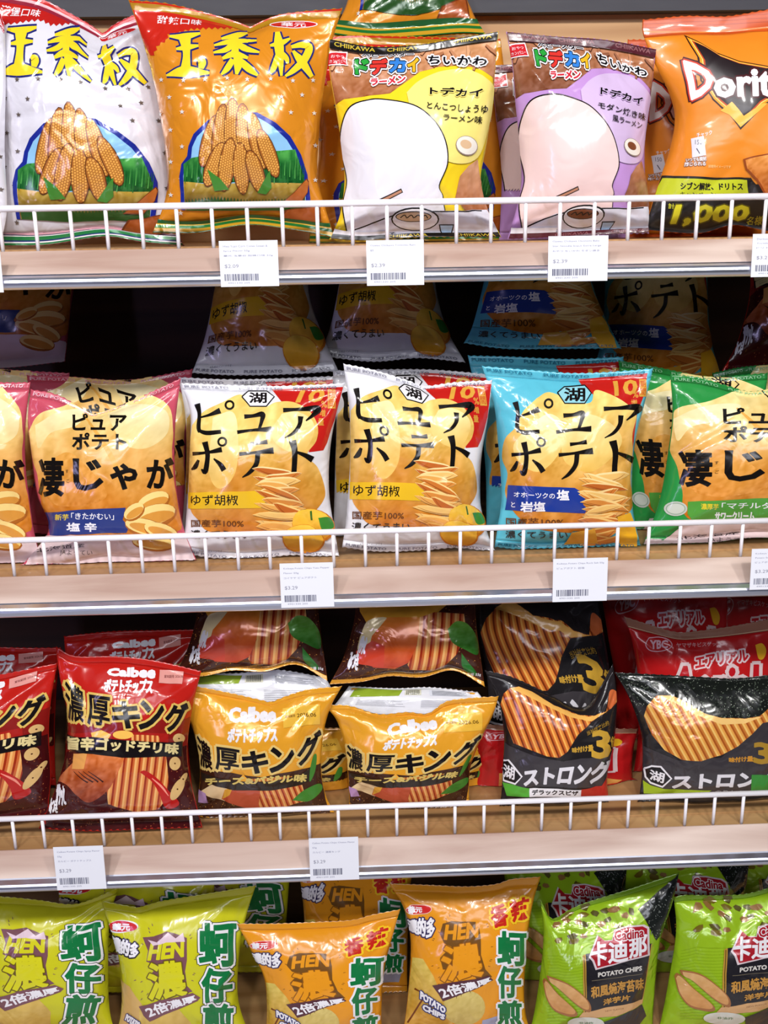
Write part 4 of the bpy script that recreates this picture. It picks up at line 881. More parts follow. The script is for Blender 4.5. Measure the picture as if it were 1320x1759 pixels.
def art_red():
    A = Art(); A.fr(1020, 1030, 3.45)
    A.L([(330, 226), (385, 222), (440, 236), (465, 268), (440, 298), (385, 305), (330, 296), (306, 262)], 5, (236, 190, 200), closed=True, smooth=True); A.T_('YBC', (335, 240, 440, 290), (236, 190, 200), bold=3); A.T_('ヤマザキビスケット', [(490, 256), (762, 252), (762, 278), (492, 286)], (226, 170, 170), bold=1)
    A.T_('エアリアル', [(605, 340), (912, 296), (920, 360), (608, 416)], (200, 30, 40), bold=4, out=[(14, (240, 214, 216))])
    A.T_('Aerial', [(470, 400), (980, 390), (960, 640), (440, 640)], (190, 24, 34), bold=10, out=[(32, (222, 196, 196))])
    A.P([(960, 270), (1000, 260), (1025, 300), (1010, 350), (980, 350)], (240, 180, 40), smooth=True)
    A.P([(400, 700), (800, 660), (1000, 760), (900, 940), (560, 980), (400, 880)], potato_fn(1230, 1310, (240, 180, 90), (196, 110, 50), .1, 40))
    A.E(620, 1150, 200, 90, (60, 150, 60)); A.UV(); A.R(0, 0, 1000, 60, (150, 104, 84)); A.L([(0, 62), (1000, 62)], 4, (222, 190, 150)); return A
# ---- oyster omelette snack
GRN = (22, 124, 66)
def lemony(A, D, dark, bd):
    """the cracked block of big letters"""
    A.P(D['crack'], dark); r = np.random.RandomState(3)
    x0, y0, x1, y1 = D['box']
    for k in range(26):
        a = r.uniform(0, 6.28); cx, cy = (x0 + x1) / 2, (y0 + y1) / 2; rr = r.uniform(.56, .74)
        A.L([(cx + math.cos(a) * (x1 - x0) * rr, cy + math.sin(a) * (y1 - y0) * rr), (cx + math.cos(a) * (x1 - x0) * (rr + .05), cy + math.sin(a) * (y1 - y0) * (rr + .04))], [5, 2], dark)
    A.T_('HEN', D['hen'], bd, bold=8)
def art_oyster():
    A = Art(); A.fr(0, 1490, 3.143); Y = (222, 218, 36); MV = (128, 84, 92)
    A.P([(600, 560), (700, 640), (800, 800), (860, 1200), (560, 1200)], (226, 184, 110)); A.P([(750, 770), (960, 760), (1030, 840), (1080, 1100), (760, 1100)], potato_fn(1740, 1900, (230, 196, 100), (200, 150, 70), .1, 30))
    lemony(A, {'crack': [(770, 380), (830, 370), (900, 340), (940, 350), (1010, 380), (1010, 500), (1000, 560), (1010, 640), (1040, 670), (980, 690), (940, 640), (830, 640), (800, 600), (830, 560), (850, 530), (790, 510), (800, 450)], 'box': (780, 350, 1010, 720), 'hen': [(820, 410), (992, 392), (990, 478), (800, 500)]}, MV, Y)
    A.P([(800, 390), (850, 400), (910, 345), (950, 380), (990, 350), (1000, 400), (900, 400), (830, 420)], (236, 210, 220))
    A.T_('濃', [(800, 520), (985, 500), (1010, 690), (800, 725)], Y, bold=8, out=[(13, (110, 92, 30))])
    A.P([(750, 752), (1040, 676), (1082, 700), (1066, 720), (810, 830), (775, 800)], MV); A.T_('2倍濃厚', [(775, 758), (1050, 688), (1062, 716), (812, 812)], WHT, bold=2.5)
    A.E(662, 322, 86, 33, WHT); A.E(662, 322, 80, 28, (214, 40, 44), rot=.08); A.T_('華元', [(610, 306), (700, 308), (700, 348), (612, 338)], WHT, bold=3)
    A.T_('濃的多', [(608, 368), (752, 420), (742, 500), (610, 440)], WHT, bold=5, out=[(12, (40, 34, 50))])
    for ch, b in (('蚵', (1078, 300, 1270, 528)), ('仔', (1092, 545, 1248, 722)), ('煎', (1100, 735, 1256, 905))): A.T_(ch, b, GRN, bold=9, out=[(24, (50, 60, 40)), (19, WHT)])
    A.T_('POTATO', [(690, 790), (760, 840), (745, 870), (680, 820)], WHT, bold=4, out=[(8, (40, 40, 110))]); return A
def art_oyster_hot():
    A = Art(); A.fr(640, 1490, 4.125); O = (240, 158, 34); MV = (122, 82, 34)
    A.P([(285, 640), (360, 650), (430, 760), (520, 960), (600, 1200), (200, 1200), (260, 800)], potato_fn(1640, 1760, (240, 216, 110), (216, 160, 60), .1, 50))
    A.E(650, 990, 150, 130, (214, 186, 100)); A.E(650, 985, 146, 124, potato_fn(1700, 1760, (228, 206, 120), (212, 180, 90), .3, 30))
    A.P([(780, 1080), (900, 1050), (1060, 1080), (1060, 1200), (760, 1200)], (170, 170, 196)); A.L([(250, 1100), (380, 900), (300, 860)], 14, (120, 60, 20))
    lemony(A, {'crack': [(500, 400), (560, 380), (750, 395), (770, 500), (770, 620), (800, 720), (850, 780), (740, 790), (700, 720), (560, 720), (500, 720), (480, 640), (520, 600), (560, 610), (560, 560), (510, 540), (480, 480)], 'box': (490, 390, 790, 830), 'hen': [(525, 410), (752, 395), (748, 500), (512, 512)]}, MV, O)
    A.T_('濃', [(500, 560), (750, 535), (785, 760), (480, 810)], O, bold=10, out=[(16, (150, 92, 26))])
    A.P([(425, 828), (820, 765), (855, 800), (500, 940), (470, 890)], (90, 50, 60)); A.T_('2倍濃厚', [(455, 845), (830, 778), (842, 808), (505, 925)], WHT, bold=3)
    A.E(330, 295, 92, 40, (250, 200, 180)); A.E(330, 295, 86, 34, (214, 44, 44)); A.T_('華元', [(250, 275), (355, 275), (352, 320), (262, 325)], WHT, bold=3)
    A.T_('濃的多', [(250, 365), (450, 360), (435, 525), (262, 440)], WHT, bold=6, out=[(15, (60, 50, 90))])
    for ch, q in (('香', [(838, 282), (945, 256), (962, 400), (852, 428)]), ('辣', [(972, 236), (1105, 200), (1092, 360), (992, 385)])): A.T_(ch, q, (206, 42, 30), bold=9, out=[(24, (252, 206, 40))])
    for ch, b in (('蚵', (888, 452, 1080, 690)), ('仔', (893, 700, 1045, 925)), ('煎', (890, 950, 1050, 1110))): A.T_(ch, b, GRN, bold=10, out=[(24, WHT)])
    A.T_('POTATO', [(348, 872), (520, 985), (512, 1022), (345, 925)], WHT, bold=5, out=[(12, (40, 44, 110))]); A.T_('CHIPS', [(365, 965), (515, 1035), (508, 1068), (362, 1005)], WHT, bold=5, out=[(12, (40, 44, 110))]); return A
# ---- lime seaweed chip bag
def art_lime():
    A = Art(); A.fr(900, 1490, 3.143)
    r = np.random.RandomState(5)
    for k in range(24):
        A.L([(130, 480 + k * 16), (330, 470 + k * 16)], 2.5, (140, 176, 22))
    for k in range(34):
        x, y = r.uniform(170, 600), r.uniform(200, 430)
        if x > 350 and y > 350: continue
        q = [(x + r.uniform(14, 34) * math.cos(a), y + r.uniform(10, 24) * math.sin(a)) for a in np.linspace(0, 5.4, 6)]
        A.P(q, [(120, 104, 30), (150, 110, 60), (90, 84, 26)][k % 3])
    A.P([(620, 228), (700, 150), (850, 30), (850, 190), (780, 290), (712, 392), (680, 330)], (28, 32, 30)); specks(A, 640, 60, 850, 380, 200, (120, 126, 120), (2, 6), 2, lambda x, y: 440 < x * .75 + (y - 60) * .35 < 660 and y > 30 + (850 - x) * .85)
    A.P([(318, 478), (328, 470), (345, 472), (352, 770), (320, 778)], (196, 150, 60)); A.P([(335, 468), (690, 408), (668, 560), (640, 740), (355, 770), (338, 770)], (36, 34, 40)); A.L([(326, 478), (332, 775)], 4, (80, 60, 20)); A.L([(688, 412), (642, 738)], 4, (196, 150, 60)); A.L([(365, 605), (640, 575)], 3, (120, 110, 90))
    A.P([(318, 775), (640, 720), (650, 700), (640, 742), (500, 800), (290, 812)], (226, 176, 120)); A.T_('NEW FLAVOR', [(440, 770), (540, 755), (540, 763), (440, 778)], (140, 90, 50))
    A.P([(430, 830), (640, 745), (660, 800), (560, 900), (440, 880)], (52, 52, 58))
    RD = (176, 30, 44)
    lg = [(362, 480), (405, 372), (440, 400), (480, 395), (490, 345), (560, 325), (640, 318), (665, 330), (668, 470), (520, 505), (395, 540), (380, 500)]
    A.P([(515 + (x - 515) * 1.07, 430 + (y - 430) * 1.09) for x, y in lg], (226, 210, 214)); A.P(lg, RD)
    for ch, q in (('卡', [(362, 412), (452, 395), (448, 515), (366, 535)]), ('迪', [(458, 402), (560, 388), (560, 500), (456, 515)]), ('那', [(566, 385), (664, 360), (662, 470), (568, 492)])): A.T_(ch, q, WHT, bold=4)
    A.T_('Cadina', [(490, 345), (648, 325), (646, 375), (492, 398)], (176, 30, 44), bold=2.5, out=[(7, WHT)])
    A.T_('POTATO CHIPS', [(400, 563), (635, 532), (635, 556), (400, 586)], (226, 222, 214), bold=2)
    A.T_('和風燒海苔味', [(360, 636), (645, 596), (645, 660), (362, 698)], (206, 150, 66), bold=2.5); A.T_('洋芋片', [(428, 708), (572, 684), (568, 714), (428, 742)], (206, 150, 66), bold=2)
    for q in ([(108, 610), (125, 600), (190, 680), (285, 770), (270, 800), (180, 780), (130, 710)], [(130, 580), (240, 620), (330, 690), (360, 740), (350, 772), (280, 730), (180, 640), (140, 610)]):
        A.P(q, (170, 110, 60), smooth=True); A.P([(np.mean([p[0] for p in q]) + (x - np.mean([p[0] for p in q])) * .9, np.mean([p[1] for p in q]) + (y - np.mean([p[1] for p in q])) * .86) for x, y in q], potato_fn(1670, 1740, (232, 190, 130), (214, 150, 84), .15, 30), smooth=True)
    A.E(335, 836, 98, 36, (226, 226, 214)); A.T_('非油炸', (300, 826, 375, 840), (60, 110, 50), bold=1); return A

# ---------------------------------------------------------------- designs, each measured on one reference bag
def mk(top, bot, left, right, shelf, Y, **k): return Bag(top, bot, left, right, shelf, Y, **k)
R_ = {}
R_['A'] = mk([(-35, -22), (20, -16), (70, -4), (125, 24), (165, 48), (178, 56), (196, 42), (235, 24), (266, 20)], [(-12, 424), (80, 422), (180, 408), (250, 418), (318, 424)], [(-22, 100), (-2, 220), (2, 320)], [(268, 100), (284, 190), (294, 300), (300, 380)], 0, .075, lean=.1, bulge=.034, seed=1)
R_['B'] = mk([(221, 0), (290, 6), (370, 25), (415, 39), (430, 45), (446, 37), (480, 24), (530, 18), (589, 14)], [(262, 402), (340, 402), (425, 388), (500, 396), (576, 410)], [(242, 60), (262, 130), (277, 210), (288, 300), (282, 350)], [(574, 60), (560, 130), (550, 210), (546, 300), (560, 360)], 0, .038, lean=.1, bulge=.036, seed=2)
R_['C'] = mk([(566, 67), (640, 80), (720, 76), (790, 64), (857, 53)], [(566, 412), (620, 416), (700, 410), (770, 408), (862, 408)], [(566, 120), (576, 180), (587, 250), (592, 310), (584, 370)], [(852, 110), (846, 180), (836, 250), (826, 310), (838, 360)], 0, .034, lean=.1, bulge=.032, seed=3, seals=(.04, .05))
R_['D'] = mk([(870, 54), (960, 62), (1040, 68), (1127, 85)], [(872, 412), (960, 408), (1040, 404), (1114, 402)], [(880, 110), (886, 180), (894, 260), (894, 330)], [(1120, 150), (1110, 220), (1108, 290), (1114, 350)], 0, .036, lean=.1, bulge=.032, seed=4, seals=(.04, .055))
R_['E'] = mk([(1105, 33), (1180, 26), (1250, 27), (1330, 15), (1425, 8)], [(1106, 396), (1200, 402), (1260, 388), (1330, 400), (1440, 404)], [(1106, 60), (1126, 110), (1150, 160), (1160, 205), (1150, 260), (1130, 320)], [(1418, 110), (1400, 210), (1410, 320)], 0, .04, lean=.1, bulge=.04, seed=5, seals=(.03, .08))
R_['F'] = mk([(53, 668), (100, 678), (150, 706), (166, 710), (220, 690), (270, 668), (311, 649)], [(34, 976), (100, 982), (180, 968), (260, 972), (338, 962)], [(48, 720), (54, 780), (64, 850), (84, 910)], [(302, 720), (300, 790), (306, 860), (318, 915)], 1, .028, lean=.16, bulge=.034, seed=6)
R_['G'] = mk([(310, 657), (390, 660), (470, 662), (540, 660), (593, 657)], [(311, 950), (370, 960), (430, 962), (510, 954), (584, 962)], [(327, 710), (326, 780), (322, 860), (318, 910)], [(574, 730), (566, 790), (566, 850), (574, 905)], 1, .03, lean=.16, bulge=.034, seed=7, seals=(.04, .045))
R_['G2'] = mk([(590, 624), (640, 634), (700, 652), (730, 662), (780, 656), (846, 652)], [(588, 940), (650, 948), (730, 946), (790, 942), (852, 950)], [(600, 700), (602, 780), (598, 850), (594, 900)], [(838, 720), (828, 780), (824, 850), (836, 910)], 1, .034, lean=.16, bulge=.034, seed=8, seals=(.04, .045))
R_['H'] = mk([(828, 628), (900, 634), (980, 640), (1050, 638), (1123, 632)], [(850, 940), (920, 946), (1000, 942), (1102, 942)], [(848, 690), (856, 760), (862, 850), (856, 900)], [(1106, 700), (1090, 770), (1086, 850), (1092, 900)], 1, .036, lean=.16, bulge=.034, seed=9, seals=(.04, .055))
R_['I'] = mk([(1152, 643), (1200, 648), (1250, 662), (1292, 672), (1340, 662), (1430, 640)], [(1104, 938), (1200, 936), (1300, 924), (1440, 934)], [(1156, 710), (1148, 780), (1136, 850), (1122, 895)], [(1424, 720), (1418, 800), (1420, 880)], 1, .04, lean=.16, bulge=.036, seed=10)
R_['J'] = mk([(96, 1110), (130, 1126), (200, 1126), (270, 1134), (346, 1152)], [(66, 1424), (150, 1428), (250, 1424), (348, 1422)], [(104, 1170), (116, 1230), (112, 1300), (90, 1370)], [(330, 1220), (322, 1290), (330, 1350)], 2, .018, lean=.2, bulge=.036, seed=11, seals=(.05, .035))
R_['K'] = mk([(290, 1174), (340, 1178), (400, 1190), (450, 1202), (466, 1205), (490, 1196), (530, 1184), (588, 1178)], [(330, 1400), (400, 1412), (460, 1414), (520, 1408), (575, 1396)], [(312, 1210), (334, 1260), (344, 1320), (340, 1368)], [(568, 1215), (556, 1260), (552, 1320), (560, 1366)], 2, .045, lean=.12, bulge=.026, seed=12, seals=(.04, .05))
R_['K2'] = mk([(558, 1211), (600, 1212), (650, 1226), (700, 1222), (735, 1224), (765, 1204), (800, 1198), (857, 1195)], [(600, 1386), (650, 1396), (710, 1398), (760, 1394), (806, 1380)], [(580, 1240), (594, 1290), (598, 1330), (600, 1360)], [(846, 1230), (822, 1280), (808, 1320), (806, 1356)], 2, .05, lean=.12, bulge=.026, seed=13, seals=(.04, .05))
R_['KU'] = mk([(345, 1000), (400, 996), (480, 996), (545, 1000)], [(296, 1166), (350, 1162), (400, 1152), (455, 1154), (510, 1142), (563, 1170)], [(338, 1060), (320, 1120)], [(548, 1060), (556, 1120)], 2, .012, lean=.35, bulge=.024, seed=14, seals=(.06, .05))
R_['L'] = mk([(832, 1150), (880, 1162), (940, 1190), (985, 1214), (1010, 1212), (1032, 1180), (1053, 1140)], [(858, 1392), (920, 1398), (980, 1398), (1046, 1390)], [(856, 1200), (866, 1260), (864, 1320), (862, 1360)], [(1060, 1200), (1056, 1270), (1044, 1330)], 2, .05, lean=.2, bulge=.032, seed=15, seals=(.04, .035))
R_['N2'] = mk([(1056, 1154), (1130, 1158), (1200, 1162), (1270, 1164), (1380, 1150)], [(1094, 1394), (1160, 1400), (1250, 1400), (1350, 1390)], [(1082, 1200), (1102, 1260), (1104, 1320), (1100, 1360)], [(1364, 1220), (1340, 1300), (1340, 1350)], 2, .05, lean=.2, bulge=.032, seed=16, seals=(.04, .03))
R_['M'] = mk([(1072, 1058), (1110, 1070), (1160, 1084), (1200, 1082), (1260, 1074), (1340, 1060)], [(1086, 1350), (1160, 1360), (1250, 1356), (1360, 1348)], [(1086, 1100), (1098, 1180), (1096, 1270)], [(1330, 1140), (1320, 1240), (1340, 1300)], 2, .115, lean=.1, bulge=.026, seed=17, seals=(.05, .07))
R_['P'] = mk([(173, 1547), (200, 1552), (236, 1558), (246, 1556), (280, 1546), (350, 1534), (440, 1520)], [(190, 1803), (260, 1803), (340, 1803), (440, 1803)], [(192, 1600), (206, 1660), (208, 1740)], [(424, 1570), (412, 1630), (410, 1720)], 3, .03, lean=.2, bulge=.034, seed=18, seals=(.05, .06))
R_['Q'] = mk([(668, 1517), (740, 1520), (800, 1522), (852, 1517), (880, 1508), (929, 1504)], [(688, 1803), (760, 1803), (830, 1803), (920, 1803)], [(694, 1560), (706, 1620), (700, 1720)], [(914, 1560), (904, 1640), (902, 1730)], 3, .03, lean=.2, bulge=.034, seed=19, seals=(.05, .06))
R_['S'] = mk([(929, 1545), (948, 1576), (980, 1560), (1010, 1548), (1090, 1524), (1168, 1498)], [(900, 1797), (980, 1797), (1060, 1797), (1120, 1797)], [(934, 1600), (930, 1660), (916, 1750)], [(1154, 1550), (1134, 1620), (1124, 1720)], 3, .035, lean=.2, bulge=.038, seed=20, seals=(.05, .04))

DS = {}
def des(k, *a, **kw):
    DS[k] = Design(*a, **kw)
des('corn_white', art_corn((0, 0, 0), '漢堡口味', (104, 92, 84), True), R_['B'], (232, 230, 240), (226, 224, 232), 'foil', (206, 150, 160))
des('corn_orange', art_corn((0, 0, 0), '甜辣口味', (232, 226, 220), False), R_['B'], (224, 142, 34), (226, 150, 30), 'foil', (190, 130, 26))
NY = dict(n1=(226, 170, 126), n2=(150, 84, 50), pale=(248, 232, 130), dome=(238, 236, 244), soup=(226, 190, 150), t1='トデカイ', t2='とんこつしょうゆ', t3='ラーメン味', cap=(26, 22, 20), capt=(222, 196, 60))
NP = dict(n1=(196, 134, 96), n2=(110, 62, 44), pale=(214, 188, 226), dome=(244, 214, 210), soup=(130, 74, 46), t1='ドデカイ', t2='モダン焼き味', t3='風ラーメン', cap=(84, 32, 42), capt=(150, 96, 100))
des('noodle_yellow', art_noodle(NY), R_['C'], (246, 214, 40), (240, 236, 230), 'gloss')
des('noodle_lilac', art_noodle(NP), R_['C'], (196, 150, 214), (240, 230, 230), 'gloss')
des('tortilla', art_tort(), R_['E'], (236, 140, 36), (226, 130, 30), 'satin', (206, 84, 24))
PK = dict(fr=(0, 480, 3.032), band=(44, 60, 130), b1=('新芋', '「きたかむい」'), b2='塩 辛', sw=(240, 190, 200))
GR = dict(fr=(1000, 480, 3.031, 510 - 206 * 1.33, 1.33, 670 - 700 * .95, .95), band=(84, 160, 62), b1=('濃厚芋', '「マチルダ」'), b2='サワークリーム', sw=(150, 210, 160), mark=(190, 1250, 46))
des('jaga_pink', art_jaga(PK), R_['F'], (206, 84, 104), (214, 130, 140), 'gloss', (204, 84, 104))
des('jaga_green', art_jaga(GR), R_['I'], (46, 150, 70), (90, 160, 90), 'gloss', (40, 136, 62))
des('yuzu', art_yuzu(), R_['G'], (236, 236, 242), (236, 236, 240), 'gloss')
des('salt', art_salt(), R_['H'], (96, 196, 218), (120, 196, 214), 'gloss')
des('chili', art_chili(), R_['J'], (196, 34, 26), (150, 30, 24), 'gloss')
des('cheese', art_cheese(), R_['K'], (240, 168, 44), (240, 240, 244), 'foil')
des('cheese_low', art_cheese_low(), R_['KU'], (120, 60, 30), (230, 230, 236), 'foil', (226, 158, 50))
des('strong', art_strong(), R_['L'], (38, 34, 36), (50, 46, 48), 'gloss')
des('nori', art_nori(), R_['N2'], (40, 38, 40), (50, 46, 48), 'foil')
des('red', art_red(), R_['M'], (190, 28, 30), (150, 26, 26), 'gloss', (150, 104, 84))
des('oyster', art_oyster(), R_['P'], (212, 210, 36), (190, 190, 60), 'gloss', (190, 186, 30))
des('oyster_hot', art_oyster_hot(), R_['Q'], (240, 158, 34), (236, 236, 236), 'gloss', (226, 150, 34))
des('lime', art_lime(), R_['S'], (156, 196, 34), (120, 160, 30), 'foil', (120, 160, 30))

def shifted(k, dx, dy, Y, kx=1., ky=1., shelf=None, **kw):
    """another bag of the same make: its outline taken over, moved and given its own depth"""
    b = SRC[k]; top, bot, left, right, sh = b[:5]; cx, cy = np.mean(np.array(top + bot), 0)
    f = lambda P: [(cx + (x - cx) * kx + dx, cy + (y - cy) * ky + dy) for x, y in P]
    return Bag(f(top), f(bot), f(left), f(right), sh if shelf is None else shelf, Y, **kw)

BACK = .3                                     # print only the part that can peep out above its neighbour
# ---- top shelf
build(R_['A'], DS['corn_white'], 'glossy white bag with corn cobs, stars and a red top band, on the top shelf', 'corn snack bags on the top shelf')
build(R_['B'], DS['corn_orange'], 'orange bag with corn cobs and yellow characters, upright beside the white corn bag', 'corn snack bags on the top shelf')
b = mk([(-330, 0), (-180, 20), (-20, 10), (8, 40)], [(-330, 420), (-200, 424), (0, 422)], [(-330, 200)], [(10, 130), (8, 260), (12, 360)], 0, .05, bulge=.02, seed=31)
build(b, DS['corn_white'], 'white bag showing only a thin edge at the left border, top shelf', 'corn snack bags on the top shelf')
b = mk([(530, 68), (600, 60), (700, 62), (860, 66)], [(530, 418), (650, 420), (760, 420), (884, 418)], [(540, 150), (548, 250), (540, 340)], [(870, 150), (880, 250), (872, 340)], 0, .135, lean=.03, bulge=.022, seed=32)
build(b, DS['corn_orange'], 'orange corn bag standing hidden behind the yellow noodle snack bag', 'corn snack bags on the top shelf')
b = mk([(610, -330), (700, -340), (830, -330)], [(568, 64), (640, 72), (720, 66), (790, 60), (836, 62)], [(620, -200), (616, -100), (598, 0)], [(820, -200), (790, -60), (812, 20)], 0, .17, lean=.5, bulge=.03, seed=33)
build(b, DS['corn_orange'], 'orange corn bag lying high, its grass picture and green foot above the yellow noodle bag', 'corn snack bags on the top shelf')
build(R_['C'], DS['noodle_yellow'], 'yellow noodle snack bag with black top seal and a plain white dome', 'noodle snack bags on the top shelf')
build(R_['D'], DS['noodle_lilac'], 'lilac noodle snack bag with dark maroon top seal, whole one in front', 'noodle snack bags on the top shelf')
b = mk([(842, 112), (950, 108), (1080, 118)], [(858, 416), (960, 416), (1080, 414)], [(852, 200), (862, 300)], [(1076, 200), (1080, 300)], 0, .12, lean=.05, bulge=.02, seed=34)
build(b, DS['noodle_lilac'], 'lilac noodle snack bag pushed in behind, only its left edge showing beside the yellow bag', 'noodle snack bags on the top shelf', BACK)
build(R_['E'], DS['tortilla'], 'large orange tortilla chip bag with black triangle, in front at the right', 'tortilla chip bags')
b = mk([(1078, 68), (1180, 66), (1330, 60)], [(1072, 412), (1200, 412), (1340, 412)], [(1084, 160), (1092, 260), (1080, 340)], [(1330, 200), (1330, 330)], 0, .13, lean=.05, bulge=.028, seed=35, seals=(.03, .08))
build(b, DS['tortilla'], 'orange tortilla chip bag, a strip between the lilac bag and the large orange one', 'tortilla chip bags', BACK)
# ---- second shelf
gp = 'potato chip bags on the second shelf'
SRC = {}
def ref(k, top, bot, left, right, sh): SRC[k] = (top, bot, left, right, sh)
ref('F', [(53, 668), (100, 678), (150, 706), (166, 710), (220, 690), (270, 668), (311, 649)], [(34, 976), (100, 982), (180, 968), (260, 972), (338, 962)], [(48, 720), (54, 780), (64, 850), (84, 910)], [(302, 720), (300, 790), (306, 860), (318, 915)], 1)
ref('std', [(310, 650), (400, 654), (500, 652), (592, 648)], [(312, 950), (400, 952), (500, 952), (588, 950)], [(322, 720), (324, 800), (318, 900)], [(580, 720), (572, 800), (580, 900)], 1)
ref('J', [(96, 1112), (130, 1124), (200, 1126), (270, 1130), (346, 1130)], [(80, 1424), (150, 1428), (250, 1424), (348, 1422)], [(104, 1170), (112, 1240), (110, 1310), (92, 1370)], [(330, 1200), (326, 1280), (330, 1350)], 2)
ref('KU', [(345, 1000), (400, 996), (480, 996), (545, 1000)], [(296, 1166), (350, 1162), (400, 1152), (455, 1154), (510, 1142), (563, 1170)], [(338, 1060), (320, 1120)], [(548, 1060), (556, 1120)], 2)
build(R_['F'], DS['jaga_pink'], 'pink potato chip bag with navy band, the whole one in front', gp)
b = mk([(-190, 640), (-100, 656), (-30, 656), (52, 656)], [(-210, 970), (-100, 974), (0, 972), (74, 966)], [(-190, 760), (-186, 880)], [(44, 730), (44, 800), (52, 870), (60, 920)], 1, .034, lean=.16, bulge=.032, seed=41)
build(b, DS['jaga_pink'], 'pink potato chip bag cut off by the left border of the second shelf', gp)
b = mk([(46, 644), (120, 646), (220, 652), (331, 633)], [(50, 915), (150, 925), (250, 925), (330, 915)], [(56, 720), (60, 800), (50, 880)], [(324, 700), (318, 800), (322, 880)], 1, .125, lean=.14, bulge=.024, seed=42)
build(b, DS['jaga_pink'], 'pink potato chip bag standing right behind the whole pink one, its top seal showing', gp, BACK)
b = mk([(-150, 636), (-50, 632), (120, 640)], [(-150, 900), (0, 915), (110, 915)], [(-150, 760)], [(110, 760)], 1, .16, lean=.12, bulge=.02, seed=43)
build(b, DS['jaga_pink'], 'pink potato chip bag in the second row at the far left, mostly hidden', gp, BACK)
b = mk([(-90, 380), (0, 376), (150, 380)], [(-120, 628), (0, 634), (112, 622)], [(-90, 500)], [(126, 500)], 1, .2, lean=.3, bulge=.025, seed=44)
build(b, DS['jaga_pink'], 'pink potato chip bag lying high in the dark at the left back', gp)
build(R_['G'], DS['yuzu'], 'white potato chip bag with yellow band, in front, next to the pink bag', gp)
build(R_['G2'], DS['yuzu'], 'white potato chip bag with raised top left corner, directly left of the blue bag', gp)
b = shifted('std', -10, -12, .1, .95, .94, lean=.14, bulge=.026, seed=45)
build(b, DS['yuzu'], 'white potato chip bag close behind the left white one, its grey seal showing above', gp, BACK)
b = mk([(572, 636), (640, 634), (740, 634), (838, 642)], [(572, 930), (650, 930), (750, 932), (830, 930)], [(578, 720), (576, 800), (574, 880)], [(834, 720), (826, 800), (826, 880)], 1, .1, lean=.14, bulge=.026, seed=46)
build(b, DS['yuzu'], 'white potato chip bag close behind the right white one, a red corner showing above', gp, BACK)
b = mk([(380, 330), (450, 326), (540, 330)], [(330, 642), (400, 646), (500, 644), (582, 638)], [(378, 420), (368, 500), (352, 580)], [(536, 420), (530, 500), (556, 580)], 1, .12, lean=.32, bulge=.026, seed=47, seals=(.05, .045))
build(b, DS['yuzu'], 'white and yellow potato chip bag in shade, leaning on top behind the left white bag', gp)
b = mk([(600, 320), (680, 316), (760, 320)], [(548, 612), (640, 622), (720, 616), (800, 624)], [(594, 400), (584, 480), (568, 560)], [(756, 400), (748, 480), (766, 560)], 1, .135, lean=.32, bulge=.026, seed=48, seals=(.05, .045))
build(b, DS['yuzu'], 'white and yellow potato chip bag in shade, leaning on top behind the right white bag', gp)
build(R_['H'], DS['salt'], 'pale blue potato chip bag with navy band and red corner, in front', gp)
b = mk([(804, 610), (880, 612), (980, 616), (1072, 612)], [(836, 925), (920, 930), (1020, 930), (1080, 926)], [(822, 700), (834, 800), (836, 880)], [(1066, 700), (1064, 800), (1070, 880)], 1, .105, lean=.12, bulge=.026, seed=49, seals=(.05, .06))
build(b, DS['salt'], 'pale blue potato chip bag standing directly behind the front blue one', gp, BACK)
b = mk([(850, 340), (920, 336), (1010, 340)], [(797, 590), (870, 600), (960, 600), (1068, 600)], [(846, 420), (828, 500), (812, 560)], [(1010, 420), (1022, 500), (1052, 570)], 1, .10, lean=.36, bulge=.028, seed=50, seals=(.12, .05))
build(b, DS['salt'], 'pale blue potato chip bag lying on top in shade, wide foot seal forward', gp)
b = mk([(1040, 380), (1120, 376), (1220, 380)], [(1016, 650), (1100, 664), (1180, 664), (1242, 656)], [(1040, 480), (1034, 580)], [(1216, 480), (1222, 580)], 1, .23, lean=.15, bulge=.026, seed=51)
build(b, DS['salt'], 'pale blue potato chip bag deep in the dark, right of the one lying on top', gp)
build(R_['I'], DS['jaga_green'], 'green potato chip bag with creamy potato picture, the one in front', gp)
b = mk([(1062, 618), (1130, 630), (1220, 646), (1320, 640)], [(1076, 928), (1150, 934), (1220, 934), (1310, 930)], [(1076, 700), (1080, 800), (1078, 880)], [(1310, 720), (1304, 820)], 1, .098, lean=.12, bulge=.024, seed=52)
build(b, DS['jaga_green'], 'green potato chip bag in the gap between the blue bag and the front green one', gp)
b = mk([(1225, 640), (1290, 628), (1400, 622)], [(1230, 900), (1300, 905), (1400, 905)], [(1230, 760)], [(1400, 760)], 1, .15, lean=.1, bulge=.02, seed=53)
build(b, DS['jaga_green'], 'green potato chip bag at the back right, only its top edge showing', gp, BACK)
b = mk([(1270, 330), (1340, 330), (1430, 340)], [(1240, 640), (1330, 640), (1430, 640)], [(1290, 480), (1270, 580)], [(1430, 500)], 1, .17, lean=.2, bulge=.03, seed=54)
build(b, DS['chili'], 'dark red chip bag in the shade at the right border of the second shelf', gp)
